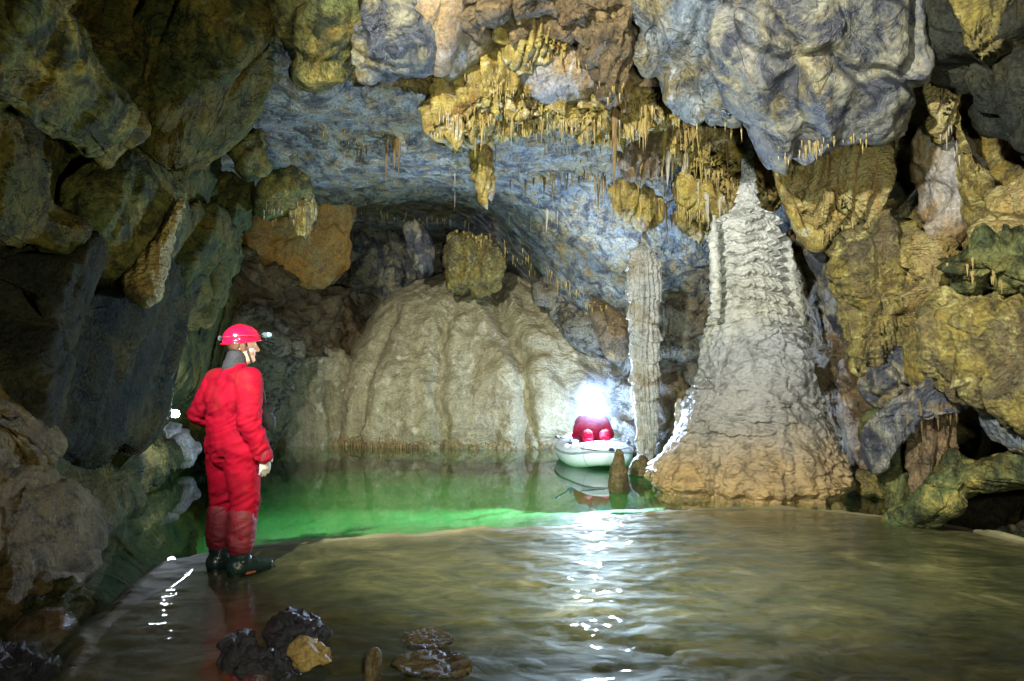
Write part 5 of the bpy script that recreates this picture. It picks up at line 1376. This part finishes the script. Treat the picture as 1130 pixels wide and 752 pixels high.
box('valve_patch', (.09, -1.105, .30), (.085, .03, .07), M['navy'], boat, .01, Matrix.Rotation(R(-32), 3, 'X'))
for sx in (-1, 1):
    ol = box('oarlock', (sx * .47, -.62, .37), (.09, .13, .05), M['navy'], boat, .018)
    tube('ring', [(sx * .47, -.62 + .035 * math.cos(a_), .41 + .035 * math.sin(a_)) for a_ in np.linspace(0, 6.2, 14)], .010, M['navy'], ol, 6)
tube('grab_rope', [(.30 * math.sin(a_) * 1.6, -1.12 + .10 * (math.sin(a_) ** 2) * 1.6, .31 - .05 * math.cos(a_ * 3) * .4) for a_ in np.linspace(-.9, .9, 20)], .008, M['strap'], boat, 6)
oar = empty('oar', (BX - .47, BY - .55, .42), 0, 'dark oar resting across the left side of the white boat', 'oar')
tube('shaft', [(-.16, -.18, .05), (.12, .25, -.02), (.42, .7, -.08)], .016, M['wood'], oar, 8)
tube('grip', [(-.20, -.24, .06), (-.15, -.17, .048)], .021, M['navy'], oar, 8)
fuse('blade', [((.42, .70, -.08), (.55, .90, -.12), .05, .08, .2, (0, 0, 1))], M['wood'], oar, .008, 2)

sit = empty('person', (BX + .02, BY + .10, .10), R(180), 'caver sitting in the boat in red overalls with a dazzling lit headlamp', 'person')
SZ = (.0, .02, .80)
hs2, SH = head_segs(SZ, 0)
fuse('body', hs2, M['skin'], sit, .008, 3)
fuse('suit', [
    ((-.09, -.05, .17), (.09, -.05, .17), .15, .15), ((0, -.05, .2), (0, -.02, .42), .165, .17), ((-.09, -.02, .46), (.09, -.02, .46), .135, .135),
    ((-.16, -.02, .575), (.16, -.02, .575), .08, .08), ((0, -.02, .54), (0, 0, .66), .11, .08),
    ((-.10, .0, .17), (-.155, .46, .38), .115, .09), ((-.155, .46, .38), (-.15, .66, .08), .09, .075),
    ((.10, .0, .17), (.135, .46, .37), .115, .09), ((.135, .46, .37), (.13, .66, .08), .09, .075),
    ((-.2, -.02, .57), (-.30, .04, .34), .085, .07), ((-.30, .04, .34), (-.17, .30, .36), .07, .055),
    ((.2, -.02, .57), (.30, .04, .34), .085, .07), ((.30, .04, .34), (.17, .30, .35), .07, .055)], M['suit'], sit, .012, 5, .016, 7)
for sx in (-1, 1):
    fuse('boot', [((sx * .14, .66, .10), (sx * .14, .67, .045), .07, .06), ((sx * .14, .66, .05), (sx * .145, .80, .045), .055, .042)], M['rubber'], sit, .009, 3)
    fuse('glove', hand_segs((sx * .17, .30, .36), (-sx * .5, .85, .1), (0, -.1, 1), .8, 1.08), M['glove'], sit, .006, 2)
hel2 = dome('helmet', SH(0, 0, .048), .120, .140, .110, M['helmet'], sit, -.12)
L2 = box('headlamp', SH(0, .158, .085), (.075, .050, .06), M['lampbody'], hel2, .008)
fuse('lens', [(SH(0, .183, .087), SH(0, .193, .087), .034, .032)], M['lit'], L2, .006, 1)
box('battery_box', SH(0, -.150, .055), (.07, .035, .05), M['lampbody'], hel2, .006)
tube('chin_strap', [SH(.098, .03, .03), SH(.082, .045, -.05), SH(.04, .07, -.115), SH(0, .075, -.125), SH(-.04, .07, -.115), SH(-.082, .045, -.05), SH(-.098, .03, .03)], .007, M['strap'], hel2, 8)
bl = Matrix.Rotation(R(180), 4, 'Z') @ Vector(SH(0, .26, .09)).to_4d()
BOAT_LAMP = (BX + .02 + bl.x, BY + .10 + bl.y, .10 + bl.z)

hz_ = fuse('glow_haze', [((BOAT_LAMP[0], BOAT_LAMP[1], BOAT_LAMP[2]), (BOAT_LAMP[0], BOAT_LAMP[1] + .02, BOAT_LAMP[2] + .02), .95, .95)], M['lens'], None, .05, 2)  # mist ball added round the headlamp to give it a glow
hz_['kind'] = 'stuff'
m_, nt_, out_ = nt_new('lamp_glow_mist')
pv = nt_.nodes.new('ShaderNodeVolumePrincipled')
pv.inputs['Color'].default_value = (.6, .75, 1, 1)
tcm = N(nt_, 'ShaderNodeNewGeometry')
vm = N(nt_, 'ShaderNodeVectorMath', operation='DISTANCE')
vm.inputs[1].default_value = BOAT_LAMP
nt_.links.new(tcm.outputs['Position'], vm.inputs[0])
rm = N(nt_, 'ShaderNodeMapRange')
rm.inputs['From Min'].default_value = .0; rm.inputs['From Max'].default_value = .93
rm.inputs['To Min'].default_value = 1.0; rm.inputs['To Max'].default_value = .0
nt_.links.new(vm.outputs['Value'], rm.inputs['Value'])
mn_ = N(nt_, 'ShaderNodeTexNoise'); mn_.inputs['Scale'].default_value = 3.2; mn_.inputs['Detail'].default_value = 3; mn_.inputs['Distortion'].default_value = 1.0
nt_.links.new(tcm.outputs['Position'], mn_.inputs['Vector'])
mist_n = ramp(nt_, mn_.outputs['Fac'], [(.32, (.1, .1, .1)), (.68, (1.6, 1.6, 1.6))]).outputs[0]
nt_.links.new(mth(nt_, 'MULTIPLY', mth(nt_, 'POWER', rm.outputs[0], 4.5), mth(nt_, 'MULTIPLY', mist_n, .42)), pv.inputs['Density'])
nt_.links.new(pv.outputs[0], out_.inputs['Volume'])
hz_.data.materials.clear(); hz_.data.materials.append(m_)

# lamp left burning on the left bank
hl = empty('hand_lamp', P(188, 457, 8.75), R(-50), 'small lit hand lamp left on the dark left bank above the water', 'lamp')
tube('lamp_case', [(0, -.10, 0), (0, .03, 0), (0, .05, 0)], [.035, .035, .055], M['lampbody'], hl, 16)
fuse('lens', [((0, .052, 0), (0, .06, 0), .05, .05)], M['lit'], hl, .008, 1)
tube('handle', [(0, -.08, .03), (0, -.06, .08), (0, .0, .08), (0, .02, .03)], .008, M['strap'], hl, 8)

ln_ = empty('fill_light', (BX + .05, BY + .62, .36), 0, 'added blue fill light hidden behind the passenger in the stern of the white boat', 'lamp')  # invented source, a body for the blue fill behind the passenger
tube('fill_light_base', [(0, 0, 0), (0, 0, .04)], .05, M['lampbody'], ln_, 16)
tube('fill_light_glass', [(0, 0, .042), (0, 0, .10)], .04, plain('fill_light_glow', (.5, .7, 1), .3, emit=20, ecol=(.45, .65, 1)), ln_, 16)
tube('fill_light_cap', [(0, 0, .102), (0, 0, .13)], [.05, .02], M['lampbody'], ln_, 16)
tube('handle', [(-.045, 0, .10), (-.05, 0, .17), (0, 0, .20), (.05, 0, .17), (.045, 0, .10)], .005, M['strap'], ln_, 6)

# ------------------------------------------------------------------ light
w = bpy.data.worlds.new('World')
scene.world = w
w.use_nodes = True
nt = w.node_tree
nt.nodes.clear()
wo = nt.nodes.new('ShaderNodeOutputWorld')
bg = nt.nodes.new('ShaderNodeBackground')
sk = nt.nodes.new('ShaderNodeTexSky')
sk.sky_type = 'NISHITA'
sk.sun_disc = False
sk.sun_elevation = R(35)
sk.sun_rotation = R(180)
bg.inputs['Strength'].default_value = .05
nt.links.new(sk.outputs[0], bg.inputs[0])
nt.links.new(bg.outputs[0], wo.inputs[0])


def lamp(name, kind, loc, power, color, radius=.05, target=None, cone=None, blend=.5):
    l = bpy.data.lights.new(name, kind)
    l.energy = power
    l.color = color
    l.shadow_soft_size = radius
    if kind == 'SPOT':
        l.spot_size = R(cone); l.spot_blend = blend
    o = bpy.data.objects.new(name, l)
    o.location = loc
    if target is not None:
        o.rotation_euler = (Vector(target) - Vector(loc)).to_track_quat('-Z', 'Y').to_euler()
    COL.objects.link(o)
    return o


# the caver's bright headlamp in the boat, the hand lamp hidden on the left bank, and the photographer's two lamps at the near bank
lamp('boat_headlamp', 'SPOT', BOAT_LAMP, 1800, (.52, .70, 1.0), .05, (.3, 0, 3.6), 176, .25)
lamp('photographer_lamp', 'SPOT', (1.2, 2.6, .9), 620, (1.0, .93, .52), .1, (-4.0, 6.2, 3.4), 80, .9)
lamp('boat_fill_light', 'POINT', (BX + .05, BY + .62, .62), 300, (.42, .62, 1.0), .06)  # added blue fill for the dome's right shoulder and the back recess
lamp('bank_lamp', 'POINT', P(192, 455, 8.7), 50, (.7, .82, 1.0), .04)
lamp('photographer_lamp', 'SPOT', (-2.1, .6, 4.3), 6300, (1.0, .98, .88), .12, (3.0, 11, 1.2), 74, .4)
lamp('photographer_lamp', 'SPOT', (.3, -1.6, .9), 2500, (.96, 1.0, .90), .12, (1.3, 9, 3.8), 62, .9)
lamp('photographer_lamp', 'SPOT', (.6, -1.2, 2.2), 850, (1.0, .95, .82), .2, (1.0, 5.5, .0), 90, 1.0)

# ------------------------------------------------------------------ render look
scene.view_settings.view_transform = 'Standard'
scene.view_settings.look = 'None'
scene.view_settings.gamma = 1
scene.view_settings.exposure = 0
scene.view_settings.use_curve_mapping = False
scene.render.engine = 'CYCLES'
scene.cycles.max_bounces = 6
scene.cycles.transparent_max_bounces = 12
scene.cycles.caustics_reflective = False
scene.cycles.caustics_refractive = False
scene.cycles.sample_clamp_indirect = 6
scene.render.resolution_x = 1024
scene.render.resolution_y = 681
